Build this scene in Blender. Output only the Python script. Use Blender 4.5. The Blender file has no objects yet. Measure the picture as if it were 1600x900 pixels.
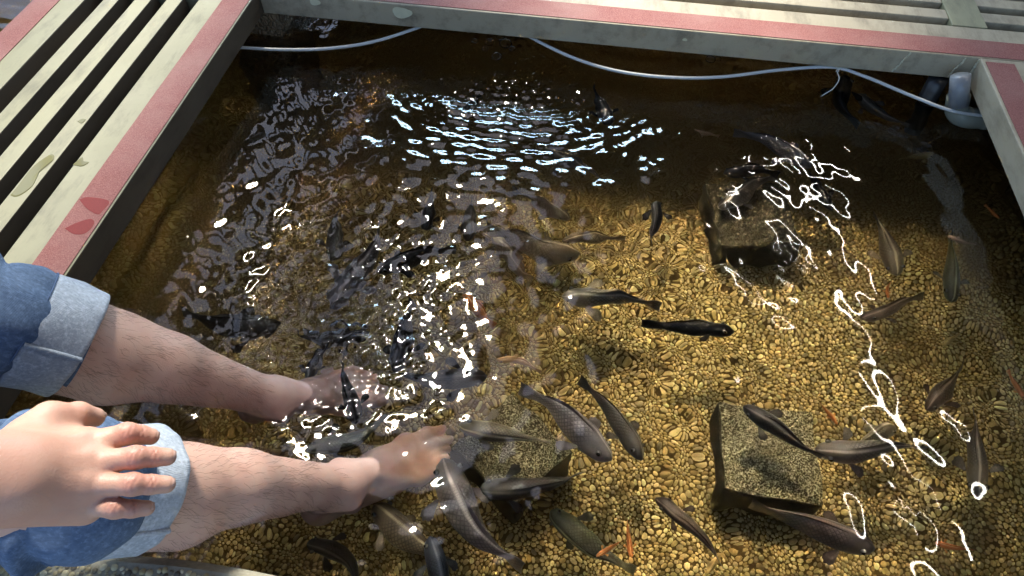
import bpy, bmesh, math, random
import numpy as np
from mathutils import Vector, Matrix

rng = np.random.default_rng(7)
random.seed(7)
SC = bpy.context.scene
COL = SC.collection

# ------------------------------------------------------------------ camera
CAM_H = 1.14                      # metres above the water
FPX = 1085.0                      # focal length in pixels of a 1600 px wide picture
RC = np.array([[0.990195, 0.138883, 0.014977],
               [0.119722, -0.788525, -0.603237],
               [-0.07197, 0.599115, -0.797421]])   # rows: camera right, down, forward
cd = bpy.data.cameras.new('camera')
cam = bpy.data.objects.new('camera', cd)
COL.objects.link(cam)
cd.sensor_width = 36.0
cd.lens = FPX / 1600 * 36.0
cd.clip_start = 0.02
cd.clip_end = 2000
m = Matrix.Identity(4)
for i in range(3):
    m[i][0] = RC[0][i]; m[i][1] = -RC[1][i]; m[i][2] = -RC[2][i]
m[2][3] = CAM_H
cam.matrix_world = m
SC.camera = cam

# ------------------------------------------------------------------ sky, sun, exposure
SUN_AZ, SUN_EL = -28.0, 54.0      # degrees from +Y towards +X, above the horizon
w = bpy.data.worlds.new('World'); SC.world = w; w.use_nodes = True
nt = w.node_tree; nt.nodes.clear()
sky = nt.nodes.new('ShaderNodeTexSky'); sky.sky_type = 'NISHITA'; sky.sun_disc = False
sky.sun_elevation = math.radians(SUN_EL); sky.sun_rotation = math.radians(SUN_AZ)
sky.air_density = 0.9; sky.dust_density = 0.8; sky.ozone_density = 1.0
bg = nt.nodes.new('ShaderNodeBackground'); bg.inputs['Strength'].default_value = 0.06
wo = nt.nodes.new('ShaderNodeOutputWorld')
nt.links.new(sky.outputs[0], bg.inputs[0]); nt.links.new(bg.outputs[0], wo.inputs[0])
sl = bpy.data.lights.new('sun', 'SUN'); sl.energy = 1.5; sl.angle = math.radians(10.0)
sl.color = (1.0, 0.93, 0.80)
sun = bpy.data.objects.new('sun', sl); COL.objects.link(sun)
sd = Vector((math.sin(math.radians(SUN_AZ)) * math.cos(math.radians(SUN_EL)),
             math.cos(math.radians(SUN_AZ)) * math.cos(math.radians(SUN_EL)), math.sin(math.radians(SUN_EL))))
sun.rotation_euler = sd.to_track_quat('Z', 'Y').to_euler()
sun.location = sd * 20
vs = SC.view_settings
vs.view_transform = 'Standard'; vs.look = 'None'; vs.gamma = 1.0; vs.use_curve_mapping = False
vs.exposure = 2.6
SC.render.engine = 'CYCLES'
cy = SC.cycles
cy.use_denoising = True
cy.max_bounces = 10; cy.diffuse_bounces = 4; cy.glossy_bounces = 4; cy.transmission_bounces = 8
cy.transparent_max_bounces = 8
cy.caustics_refractive = True; cy.caustics_reflective = False
cy.sample_clamp_indirect = 0.0
cy.blur_glossy = 0.0

# ------------------------------------------------------------------ helpers
def unit(v):
    v = np.asarray(v, float); return v / np.linalg.norm(v)

def ray(px, py):
    return unit(RC.T @ np.array([px - 800.0, py - 450.0, FPX]))

def at(px, py, z):
    """world point at height z seen at picture position (px, py)"""
    d = ray(px, py); t = (z - CAM_H) / d[2]
    return np.array([d[0] * t, d[1] * t, z])

def under(px, py, depth):
    """the same below the water: the ray bends at the surface"""
    p = at(px, py, 0.0); d = ray(px, py); n = 1 / 1.333
    ci = -d[2]; k = 1 - n * n * (1 - ci * ci)
    r = n * d + (n * ci - math.sqrt(k)) * np.array([0, 0, 1.0])
    return p + r * (depth / -r[2])

def link(o, parent=None):
    COL.objects.link(o)
    if parent is not None:
        o.parent = parent
    return o

def mesh_obj(name, verts, faces, mat=None, parent=None, smooth=False):
    me = bpy.data.meshes.new(name)
    v = np.asarray(verts, dtype=np.float32)
    if isinstance(faces, np.ndarray):
        nf, k = faces.shape
        me.vertices.add(len(v)); me.vertices.foreach_set('co', v.ravel())
        me.loops.add(nf * k); me.loops.foreach_set('vertex_index', faces.astype(np.int32).ravel())
        me.polygons.add(nf); me.polygons.foreach_set('loop_start', np.arange(0, nf * k, k, dtype=np.int32))
        me.update(calc_edges=True); me.validate()
    else:
        me.from_pydata(v.tolist(), [], faces); me.update()
    if smooth:
        me.polygons.foreach_set('use_smooth', [True] * len(me.polygons))
    if mat: me.materials.append(mat)
    o = bpy.data.objects.new(name, me)
    return link(o, parent)

def bm_obj(name, bm, mat=None, parent=None, smooth=False):
    me = bpy.data.meshes.new(name); bm.to_mesh(me); bm.free()
    if smooth: me.polygons.foreach_set('use_smooth', [True] * len(me.polygons))
    if mat: me.materials.append(mat)
    return link(bpy.data.objects.new(name, me), parent)

def empty(name, loc=(0, 0, 0), parent=None):
    o = bpy.data.objects.new(name, None); o.location = loc; o.empty_display_size = 0.05
    return link(o, parent)

def tag(o, label=None, cat=None, group=None, kind=None):
    if label: o['label'] = label
    if cat: o['category'] = cat
    if group: o['group'] = group
    if kind: o['kind'] = kind
    return o

def bbox_bm(bm, x0, x1, y0, y1, z0, z1, bev=0.0, seg=2):
    r = bmesh.ops.create_cube(bm, size=1.0)
    vs_ = r['verts']
    for v in vs_:
        v.co = Vector(((x0 + x1) / 2 + v.co.x * (x1 - x0), (y0 + y1) / 2 + v.co.y * (y1 - y0), (z0 + z1) / 2 + v.co.z * (z1 - z0)))
    if bev > 0:
        es = list({e for v in vs_ for e in v.link_edges})
        bmesh.ops.bevel(bm, geom=es, offset=bev, segments=seg, profile=0.5, affect='EDGES')

def box(name, x0, x1, y0, y1, z0, z1, mat, parent=None, bev=0.0, seg=2):
    bm = bmesh.new(); bbox_bm(bm, x0, x1, y0, y1, z0, z1, bev, seg)
    return bm_obj(name, bm, mat, parent)

def tube_mesh(pts, radii, n=12, caps=True):
    """verts and quads of a tube along points (parallel transport)"""
    P = np.asarray(pts, float); k = len(P)
    radii = np.broadcast_to(np.asarray(radii, float), (k,))
    T = np.gradient(P, axis=0); T /= np.linalg.norm(T, axis=1)[:, None]
    a = np.array([0, 0, 1.0]) if abs(T[0][2]) < .9 else np.array([1.0, 0, 0])
    u = unit(np.cross(T[0], a)); V = []
    th = np.linspace(0, 2 * math.pi, n, endpoint=False)
    for i in range(k):
        u = unit(u - T[i] * np.dot(u, T[i])); v = np.cross(T[i], u)
        V.append(P[i] + radii[i] * (np.cos(th)[:, None] * u + np.sin(th)[:, None] * v))
    V = np.concatenate(V); F = []
    for i in range(k - 1):
        for j in range(n):
            F.append((i * n + j, i * n + (j + 1) % n, (i + 1) * n + (j + 1) % n, (i + 1) * n + j))
    if caps:
        F.append(tuple(range(n - 1, -1, -1))); F.append(tuple(range((k - 1) * n, k * n)))
    return V, F

def spline(pts, n):
    """Catmull-Rom through the points"""
    P = np.asarray(pts, float)
    P = np.vstack([2 * P[0] - P[1], P, 2 * P[-1] - P[-2]])
    out = []; m_ = len(P) - 3
    for s in np.linspace(0, m_ - 1e-9, n):
        i = int(s); t = s - i; p0, p1, p2, p3 = P[i:i + 4]
        out.append(.5 * ((2 * p1) + (-p0 + p2) * t + (2 * p0 - 5 * p1 + 4 * p2 - p3) * t * t + (-p0 + 3 * p1 - 3 * p2 + p3) * t ** 3))
    return np.array(out)

def tube(name, pts, r, mat, parent=None, n=12, caps=True):
    V, F = tube_mesh(pts, r, n, caps)
    return mesh_obj(name, V, F, mat, parent, smooth=True)

# ------------------------------------------------------------------ materials
class NB:
    """small node-tree builder"""
    def __init__(s, name, rough=.5, spec=.5):
        s.m = bpy.data.materials.new(name); s.m.use_nodes = True; s.t = s.m.node_tree
        s.b = s.t.nodes['Principled BSDF']; s.out = s.t.nodes['Material Output']
        s.b.inputs['Roughness'].default_value = rough
        s.b.inputs['Specular IOR Level'].default_value = spec
        s._pos = None
    def n(s, typ, **kw):
        nd = s.t.nodes.new(typ)
        for k, v in kw.items():
            if k in nd.inputs: nd.inputs[k].default_value = v
            else: setattr(nd, k, v)
        return nd
    def l(s, a, b): s.t.links.new(a, b); return b
    def pos(s):
        if s._pos is None: s._pos = s.n('ShaderNodeNewGeometry').outputs['Position']
        return s._pos
    def mapped(s, scale=(1, 1, 1), rot=(0, 0, 0), src=None):
        mp = s.n('ShaderNodeMapping'); mp.inputs['Scale'].default_value = scale; mp.inputs['Rotation'].default_value = rot
        s.l(src or s.pos(), mp.inputs['Vector']); return mp.outputs[0]
    def noise(s, scale, detail=4, rough=.55, src=None, dist=0.0):
        nd = s.n('ShaderNodeTexNoise'); nd.inputs['Scale'].default_value = scale; nd.inputs['Detail'].default_value = detail
        nd.inputs['Roughness'].default_value = rough; nd.inputs['Distortion'].default_value = dist
        s.l(src or s.pos(), nd.inputs['Vector']); return nd.outputs['Fac']
    def voro(s, scale, feature='F1', out='Distance', src=None, rnd=1.0):
        nd = s.n('ShaderNodeTexVoronoi'); nd.feature = feature; nd.inputs['Scale'].default_value = scale
        nd.inputs['Randomness'].default_value = rnd
        s.l(src or s.pos(), nd.inputs['Vector']); return nd.outputs[out]
    def ramp(s, fac, stops, interp='LINEAR'):
        nd = s.n('ShaderNodeValToRGB'); cr = nd.color_ramp; cr.interpolation = interp
        while len(cr.elements) < len(stops): cr.elements.new(.5)
        for e, (p, c) in zip(cr.elements, stops):
            e.position = p; e.color = (*c, 1) if len(c) == 3 else c
        s.l(fac, nd.inputs['Fac']); return nd.outputs['Color']
    def fr(s, fac, a, b):
        """float ramp between a and b -> 0..1"""
        nd = s.n('ShaderNodeMapRange'); nd.inputs['From Min'].default_value = a; nd.inputs['From Max'].default_value = b
        s.l(fac, nd.inputs['Value']); return nd.outputs[0]
    def mix(s, fac, a, b, mode='MIX'):
        nd = s.n('ShaderNodeMix'); nd.data_type = 'RGBA'; nd.blend_type = mode
        for sock, v in ((nd.inputs[0], fac), (nd.inputs[6], a), (nd.inputs[7], b)):
            if isinstance(v, (tuple, list)): sock.default_value = (*v, 1) if len(v) == 3 else v
            elif isinstance(v, (int, float)): sock.default_value = v
            else: s.l(v, sock)
        return nd.outputs[2]
    def math(s, op, a, b=None):
        nd = s.n('ShaderNodeMath'); nd.operation = op
        for sock, v in zip(nd.inputs, (a, b)):
            if v is None: continue
            if isinstance(v, (int, float)): sock.default_value = v
            else: s.l(v, sock)
        return nd.outputs[0]
    def color(s, c):
        if isinstance(c, (tuple, list)): s.b.inputs['Base Color'].default_value = (*c, 1)
        else: s.l(c, s.b.inputs['Base Color'])
        return s
    def rough(s, r):
        if isinstance(r, (int, float)): s.b.inputs['Roughness'].default_value = r
        else: s.l(r, s.b.inputs['Roughness'])
        return s
    def bump(s, h, strength=.3, dist=.002, prev=None):
        nd = s.n('ShaderNodeBump'); nd.inputs['Strength'].default_value = strength; nd.inputs['Distance'].default_value = dist
        s.l(h, nd.inputs['Height'])
        if prev is not None: s.l(prev, nd.inputs['Normal'])
        s.l(nd.outputs[0], s.b.inputs['Normal']); return nd.outputs[0]

def mat_painted_metal(name, base, dark, dirt=.5):
    b = NB(name, .42, .5)
    n1 = b.noise(9, 6, .65); n2 = b.noise(70, 4, .7); n3 = b.noise(3, 3)
    c = b.mix(b.fr(n1, .35, .75), base, tuple(x * .86 for x in base))
    c = b.mix(b.math('MULTIPLY', b.fr(b.noise(24, 6, .7, src=b.mapped((1, .35, 1))), .48, .80), dirt), c, dark)
    c = b.mix(b.math('MULTIPLY', b.fr(n2, .60, .8), .3 * dirt), c, dark)
    sc = b.noise(240, 2, .5, src=b.mapped((1, .05, 1)))
    c = b.mix(b.math('MULTIPLY', b.fr(sc, .62, .75), .25), c, tuple(min(1, x * 1.25) for x in base))
    b.color(c); b.rough(b.fr(n3, -.4, 1.3))
    b.bump(n2, .12, .001); return b.m

M = {}
M['deck'] = mat_painted_metal('painted_deck_metal', (.255, .245, .145), (.085, .078, .045), .85)
M['beam'] = mat_painted_metal('painted_beam_metal', (.37, .32, .225), (.085, .07, .045), .8)
M['stained_shaded'] = mat_painted_metal('stained_shaded_metal_side', (.085, .068, .048), (.03, .024, .018), .8)  # brown stain, with the shade on the walkway sides painted in
M['weld'] = mat_painted_metal('weld_bead_metal', (.55, .52, .38), (.12, .10, .06), .9)

def mat_tape():
    b = NB('red_grit_tape', .75, .4)
    g = b.noise(520, 3, .7); n1 = b.noise(6, 4, .6); n2 = b.noise(45, 3, .6)
    c = b.ramp(g, [(.30, (.11, .036, .034)), (.45, (.22, .070, .060)), (.57, (.27, .105, .09)), (.75, (.35, .19, .165))])
    c = b.mix(b.math('MULTIPLY', b.fr(n1, .45, .75), .45), c, (.34, .20, .175))
    c = b.mix(b.math('MULTIPLY', b.fr(n2, .6, .8), .5), c, (.22, .10, .085))
    b.color(c); b.bump(g, .5, .0008); return b.m
M['tape'] = mat_tape()
def mat_wet_tape():
    b = NB('wet_red_tape', .5, .15)
    g = b.noise(900, 2, .6)
    b.color(b.ramp(g, [(.3, (.09, .012, .012)), (.6, (.24, .028, .026)), (.8, (.32, .06, .05))])); b.bump(g, .15, .0004); return b.m
M['wet_tape'] = mat_wet_tape()

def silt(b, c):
    """brown silt that has settled over the far, deeper end; the left band paints in walkway shade"""
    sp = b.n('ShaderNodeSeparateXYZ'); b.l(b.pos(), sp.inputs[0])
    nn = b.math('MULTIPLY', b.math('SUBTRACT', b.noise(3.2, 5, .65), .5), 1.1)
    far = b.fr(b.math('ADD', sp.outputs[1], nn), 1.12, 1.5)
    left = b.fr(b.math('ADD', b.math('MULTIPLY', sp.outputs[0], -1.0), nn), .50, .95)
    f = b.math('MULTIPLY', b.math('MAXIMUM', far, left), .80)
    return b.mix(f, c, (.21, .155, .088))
def mat_pebble():
    b = NB('river_pebble', .55, .5)
    at_ = b.n('ShaderNodeAttribute'); at_.attribute_name = 'pcol'
    n1 = b.noise(260, 3, .6); n2 = b.noise(4.2, 5, .62); n3 = b.noise(1.3, 3, .5)
    c = b.mix(b.math('MULTIPLY', b.fr(n1, .4, .8), .25), at_.outputs['Color'], (.12, .10, .06))
    # brown algae film in patches
    f = b.math('MULTIPLY', b.fr(n2, .46, .66), .55)
    c = b.mix(f, c, (.10, .072, .03))
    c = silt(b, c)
    b.color(c); b.bump(n1, .1, .0008); return b.m
M['pebble'] = mat_pebble()
def mat_grout():
    b = NB('dark_grout', .8, .3)
    n1 = b.noise(160, 4, .6)
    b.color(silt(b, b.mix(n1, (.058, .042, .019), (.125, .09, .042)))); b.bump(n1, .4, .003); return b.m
M['grout'] = mat_grout()
def mat_pebbledash():
    b = NB('pebbledash', .6, .4)
    v = b.voro(75, 'F1', 'Distance'); vc = b.voro(75, 'F1', 'Color'); e = b.voro(75, 'DISTANCE_TO_EDGE', 'Distance')
    sep = b.n('ShaderNodeSeparateColor'); b.l(vc, sep.inputs[0])
    c = b.ramp(sep.outputs[0], [(0, (.22, .11, .055)), (.4, (.34, .20, .11)), (.7, (.28, .22, .16)), (1, (.42, .34, .24))])
    c = b.mix(b.fr(e, .03, .10), (.04, .03, .02), c)
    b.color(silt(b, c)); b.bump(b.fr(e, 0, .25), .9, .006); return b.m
M['pebbledash'] = mat_pebbledash()
def mat_granite(name, cols, scale=330):
    b = NB(name, .7, .4)
    v = b.noise(scale, 2, .7); n2 = b.noise(14, 4, .6)
    c = b.ramp(v, cols)
    c = b.mix(b.math('MULTIPLY', b.fr(n2, .45, .75), .5), c, (.055, .048, .022))
    b.color(c); b.bump(v, .5, .002); return b.m
M['granite_top'] = mat_granite('speckled_granite_top', [(.34, (.012, .012, .009)), (.47, (.07, .065, .04)), (.54, (.26, .235, .15)), (.66, (.50, .46, .32))])
M['granite_silted'] = mat_granite('silted_granite_top', [(.34, (.02, .018, .012)), (.5, (.06, .052, .032)), (.66, (.13, .11, .07))])
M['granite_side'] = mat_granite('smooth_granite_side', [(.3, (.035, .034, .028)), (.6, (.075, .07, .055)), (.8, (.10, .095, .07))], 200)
def simple(name, c, rough=.5, spec=.5, var=.2, scale=30, metal=0.0, bump=.1):
    b = NB(name, rough, spec); n1 = b.noise(scale, 4, .6)
    b.color(b.mix(n1, tuple(x * (1 - var) for x in c), tuple(min(1, x * (1 + var)) for x in c)))
    b.b.inputs['Metallic'].default_value = metal
    b.bump(n1, bump, .002); return b.m
M['concrete'] = simple('plain_concrete', (.30, .28, .25), .85, .3, .25, 12)
M['pvc'] = simple('grey_green_pvc', (.25, .26, .21), .35, .5, .12, 25)
M['pvc_grey'] = simple('blue_grey_pvc', (.20, .215, .23), .35, .5, .12, 25)
M['black_plastic'] = simple('black_plastic', (.02, .02, .022), .35, .5, .3, 25)
M['cord'] = simple('white_cord', (.72, .70, .62), .8, .3, .1, 300)
M['ground'] = simple('pale_ground', (.26, .25, .22), .9, .2, .2, .6)
M['roof_under'] = simple('brown_roof_boards', (.10, .074, .05), .8, .3, .3, 5)
M['steel_dark'] = simple('dark_roof_steel', (.09, .09, .085), .5, .5, .2, 9)
M['cream_paint'] = simple('cream_paint_blot', (.56, .54, .38), .6, .4, .12, 60)
def mat_hose():
    b = NB('clear_hose', .22, .5); b.color((.80, .82, .80))
    b.b.inputs['Transmission Weight'].default_value = .35; b.b.inputs['IOR'].default_value = 1.3
    b.b.inputs['Roughness'].default_value = .3
    return b.m
M['hose'] = mat_hose()
def mat_emit(name='lit_tube', c=(1, .97, .90, 1), st=9.0):
    b = NB(name, .4); b.color((.9, .9, .9))
    b.b.inputs['Emission Color'].default_value = c; b.b.inputs['Emission Strength'].default_value = st
    return b.m
M['lit_tube'] = mat_emit()
M['sky_stand_in'] = mat_emit('sky_stand_in_tube', (.55, .79, 1, 1), 8.0)  # glow standing in for bright sky in the far ripples
MURK = 0.34                       # fine brown silt hanging in the water
def mat_water():
    mt = bpy.data.materials.new('pond_water'); mt.use_nodes = True; t = mt.node_tree; t.nodes.clear()
    o = t.nodes.new('ShaderNodeOutputMaterial'); g = t.nodes.new('ShaderNodeBsdfGlass')
    g.inputs['IOR'].default_value = 1.333; g.inputs['Roughness'].default_value = 0.0; g.inputs['Color'].default_value = (1, 1, 1, 1)
    v = t.nodes.new('ShaderNodeVolumeAbsorption'); v.inputs['Color'].default_value = (.985, .69, .003, 1); v.inputs['Density'].default_value = 1.35
    sc_ = t.nodes.new('ShaderNodeVolumeScatter'); sc_.inputs['Color'].default_value = (.80, .56, .13, 1); sc_.inputs['Density'].default_value = MURK; sc_.inputs['Anisotropy'].default_value = .3
    ad = t.nodes.new('ShaderNodeAddShader'); t.links.new(v.outputs[0], ad.inputs[0]); t.links.new(sc_.outputs[0], ad.inputs[1])
    t.links.new(ad.outputs[0], o.inputs['Volume'])
    t.links.new(g.outputs[0], o.inputs['Surface'])
    return mt
M['water'] = mat_water()
def mat_puddle():
    mt = bpy.data.materials.new('clear_puddle'); mt.use_nodes = True; t = mt.node_tree
    b = t.nodes['Principled BSDF']; b.inputs['Base Color'].default_value = (.19, .18, .085, 1)
    b.inputs['Roughness'].default_value = .10; b.inputs['Specular IOR Level'].default_value = .5
    return mt
M['puddle'] = mat_puddle()
# ------------------------------------------------------------------ the setting
DEPTH = 0.36
ROOF_X = -1.75
PX0, PX1, PY0, PY1 = -1.2, 1.22, 0.0, 2.2       # pool between its walls
DZ0, DZ1 = 0.076, 0.14                            # walkway sections

# ground far around, lower than the pool floor
g = mesh_obj('ground', [(-400, -400, -.75), (400, -400, -.75), (400, 400, -.75), (-400, 400, -.75)], [(0, 1, 2, 3)], M['ground'])
tag(g, kind='structure')
# pool floor: grout bed, pebbles on it
def floor_z(x, y):
    # level near the seat, falling away towards the far side
    t = np.clip((np.asarray(y) - 1.15) / .8, 0, 1)
    return -DEPTH - .15 * t * t * (3 - 2 * t) + 0 * np.asarray(x)
gx_ = np.linspace(-3.4, 3.0, 12); gy_ = np.concatenate([[-.6], np.linspace(1.0, 2.1, 45), [3.4]])
X_, Y_ = np.meshgrid(gx_, gy_); I_ = np.arange(X_.size).reshape(X_.shape)
fl = mesh_obj('pool_floor', np.stack([X_, Y_, floor_z(X_, Y_)], -1).reshape(-1, 3),
              np.stack([I_[:-1, :-1], I_[:-1, 1:], I_[1:, 1:], I_[1:, :-1]], -1).reshape(-1, 4), M['grout'])
tag(fl, kind='structure')

def pebble_field(x0, x1, y0, y1, s, seed):
    """packed rounded pebbles: points, and for each a radius in N directions (power cells)"""
    r = np.random.default_rng(seed); N = 8
    nx = int((x1 - x0) / s); ny = int((y1 - y0) / (s * .866))
    I, J = np.meshgrid(np.arange(nx), np.arange(ny))
    P = np.stack([x0 + (I + .5 * (J % 2)) * s, y0 + J * s * .866], -1).reshape(-1, 2)
    P = P + r.normal(0, .27 * s, P.shape)
    P = P[r.random(len(P)) > .10]
    W = (r.random(len(P)) - .5) * .60 * s * s
    cell = 1.6 * s
    ci = np.floor((P - [x0, y0]) / cell).astype(int); ci -= ci.min(0)
    mx = ci.max(0) + 1; key = ci[:, 1] * (mx[0] + 2) + ci[:, 0]
    order = np.argsort(key); sk = key[order]
    th = np.linspace(0, 2 * np.pi, N, endpoint=False)[None] + r.random((len(P), 1)) * 6.28
    U = np.stack([np.cos(th), np.sin(th)], -1)
    R = np.full((len(P), N), .95 * s)
    idx = np.arange(len(P))
    for dx in (-1, 0, 1):
        for dy in (-1, 0, 1):
            k2 = (ci[:, 1] + dy) * (mx[0] + 2) + ci[:, 0] + dx
            a = np.searchsorted(sk, k2, 'left'); b_ = np.searchsorted(sk, k2, 'right')
            for m_ in range(int((b_ - a).max())):
                ok = a + m_ < b_
                if not ok.any(): continue
                i = idx[ok]; j = order[(a + m_)[ok]]
                sel = i != j; i = i[sel]; j = j[sel]
                d = P[j] - P[i]; dd = (d ** 2).sum(1)
                du = np.einsum('nk,nmk->nm', d, U[i])
                rr = (dd[:, None] + (W[i] - W[j])[:, None]) / (2 * np.maximum(du, 1e-6))
                rr = np.where(du > 1e-6, rr, 9)
                np.minimum.at(R, i, rr)
    R = np.clip(R, .18 * s, None)
    for _ in range(1):
        R = .5 * R + .25 * np.roll(R, 1, 1) + .25 * np.roll(R, -1, 1)
    R = np.maximum(R - .105 * s, .12 * s)
    return P, R, U

def pebble_geo(P, R, U, r, hs=.55):
    """vertices (n, 19, 3) relative to each pebble's centre"""
    n, N = R.shape
    rm = R.mean(1)
    h = rm * hs * (.8 + .4 * r.random(n))
    tilt = r.normal(0, .10, (n, 2))
    rings = []
    for f, zf in ((1.0, 0.0), (.80, .72)):
        xy = U * (R * f)[..., None]
        z = (h * zf)[:, None] + (0 if zf == 0 else 1) * np.einsum('nmk,nk->nm', xy, tilt)
        rings.append(np.concatenate([xy, z[..., None]], -1))
    top = np.stack([np.zeros(n), np.zeros(n), h], -1)[:, None]
    return np.concatenate(rings + [top], 1)

def pebble_faces(N):
    F = []
    for j in range(N):
        k = (j + 1) % N
        F += [(j, k, N + k), (j, N + k, N + j), (N + j, N + k, 2 * N)]
    return np.array(F)

PALETTE = np.array([(.60, .52, .32), (.54, .45, .26), (.66, .58, .38), (.42, .34, .19), (.56, .50, .36), (.34, .27, .16), (.68, .62, .44), (.50, .43, .29), (.33, .29, .24), (.40, .30, .17)])
def pebble_cols(n, r, dark=1.0):
    c = PALETTE[r.integers(0, len(PALETTE), n)] * np.array([1.18, 1.14, .95]) * (.82 + .36 * r.random((n, 1))) * dark
    return np.clip(c, 0, .8)

def set_pcol(me, per_vert):
    a = me.attributes.new('pcol', 'FLOAT_COLOR', 'POINT')
    a.data.foreach_set('color', np.concatenate([per_vert, np.ones((len(per_vert), 1))], 1).astype(np.float32).ravel())

def pebble_bed(parent, name, x0, x1, y0, y1, s, z, seed, singles=0, mask=None, hs=.55, zf=None):
    if zf is None: zf = lambda x, y: z + 0 * x
    r = np.random.default_rng(seed)
    P, R, U = pebble_field(x0, x1, y0, y1, s, seed)
    keep = np.ones(len(P), bool) if mask is None else mask(P)
    P, R, U = P[keep], R[keep], U[keep]
    G = pebble_geo(P, R, U, r, hs); C = pebble_cols(len(P), r); N = R.shape[1]; F = pebble_faces(N); nv = 2 * N + 1
    one = np.zeros(len(P), bool)
    if singles:
        # the pebbles nearest the lens that lie in the open part of the picture
        q = (np.c_[P, np.full(len(P), z * .75)] - [0, 0, CAM_H]) @ RC.T
        u, v = 800 + FPX * q[:, 0] / q[:, 2], 450 + FPX * q[:, 1] / q[:, 2]
        vis = (q[:, 2] > 0) & (u > 780) & (u < 1590) & (v > 300) & (v < 890)
        sz = np.where(vis, R.mean(1) / q[:, 2], 0)
        one[np.argsort(-sz)[:singles]] = True
    for i in np.nonzero(one)[0]:
        o = mesh_obj('pebble', G[i], F, M['pebble'], parent, smooth=True)
        set_pcol(o.data, np.repeat(C[i][None], nv, 0)); o.location = (P[i][0], P[i][1], zf(*P[i]) + .0005)
    k = ~one
    V = G[k].copy(); V[..., :2] += P[k][:, None]; V[..., 2] += zf(P[k][:, 0], P[k][:, 1])[:, None] + .0005
    n = len(V)
    FF = (F[None] + (np.arange(n) * nv)[:, None, None]).reshape(-1, 3)
    o = mesh_obj(name, V.reshape(-1, 3), FF, M['pebble'], parent, smooth=True)
    set_pcol(o.data, np.repeat(C[k], nv, 0)); tag(o, kind='stuff')
    return o

pebble_bed(fl, 'pebble_bed', -1.06, 1.12, .20, 1.80, .0086, -DEPTH, 11, singles=300, zf=floor_z)
pebble_bed(fl, 'pebble_bed', -1.19, 1.2, 1.802, 2.18, .0115, -DEPTH, 12, zf=floor_z)
pebble_bed(fl, 'pebble_bed', 1.124, 1.21, .2, 1.80, .0115, -DEPTH, 14, zf=floor_z)
pebble_bed(fl, 'pebble_bed', -1.19, -1.064, .3, 1.80, .0115, -DEPTH, 13, zf=floor_z)

# pool walls under the walkways
def wall(name, *b):
    return tag(box(name, *b, M['pebbledash'], bev=.01), kind='structure')
wall('pool_wall_left', -1.36, PX0, .34, 3.2, -DEPTH - .4, .066)
wall('pool_wall_far', PX0 + .002, PX1 - .002, PY1, 2.45, -DEPTH - .4, .052)
tag(box('pebbled_pier', -1.02, -.862, 1.64, 1.84, -DEPTH - .4, .0755, M['pebbledash'], bev=.01), 'small pebbledash pier under the far left corner of the walkways', 'pier')
wall('pool_wall_right', PX1, 1.5, -.5, 3.2, -DEPTH - .4, .066)

# seat ledge in the near left corner with a curved pebbled edge
LZ = .17
edge = spline([(-1.46, .33)] + [tuple(at(x, y, LZ)[:2]) for x, y in ((-420, 800), (-200, 828), (0, 852), (120, 860), (200, 864), (300, 873), (400, 890), (470, 908), (560, 945))] + [(-.05, .0), (.2, -.05), (1.4, -.09)], 70)
def ledge():
    bm = bmesh.new()
    pts = [(-1.46, -.9)] + [tuple(p) for p in edge] + [(1.4, -.9)]
    bot = [bm.verts.new((x, y, -DEPTH - .4)) for x, y in pts]
    mid = [bm.verts.new((x, y, LZ - .012)) for x, y in pts]
    cx, cyy = -.1, -.5
    top = [bm.verts.new((x + (cx - x) * .006, y - .012, LZ)) for x, y in pts]
    n = len(pts)
    for i in range(n):
        j = (i + 1) % n
        bm.faces.new((bot[j], bot[i], mid[i], mid[j])); bm.faces.new((mid[j], mid[i], top[i], top[j]))
    bm.faces.new(top[::-1])
    bmesh.ops.recalc_face_normals(bm, faces=bm.faces)
    return bm_obj('seat_ledge', bm, M['grout_pale'])
b_ = NB('pale_mortar', .85, .3); b_.color(b_.mix(b_.noise(180, 4), (.17, .16, .12), (.34, .32, .25))); b_.bump(b_.noise(300, 3), .4, .002)
M['grout_pale'] = b_.m
PALETTE_SAVE = PALETTE
PALETTE = np.array([(.46, .42, .30), (.38, .34, .24), (.10, .095, .08), (.56, .52, .42), (.28, .24, .15), (.07, .065, .06), (.42, .36, .22)])
ld = tag(ledge(), kind='structure')
ey = lambda x: np.interp(x, edge[:, 0], edge[:, 1])
pebble_bed(ld, 'pebble_facing', -1.0, .05, -.05, .36, .0078, LZ, 5, mask=lambda P: P[:, 1] < ey(P[:, 0]) - .017, hs=.4)
PALETTE = PALETTE_SAVE

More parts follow.
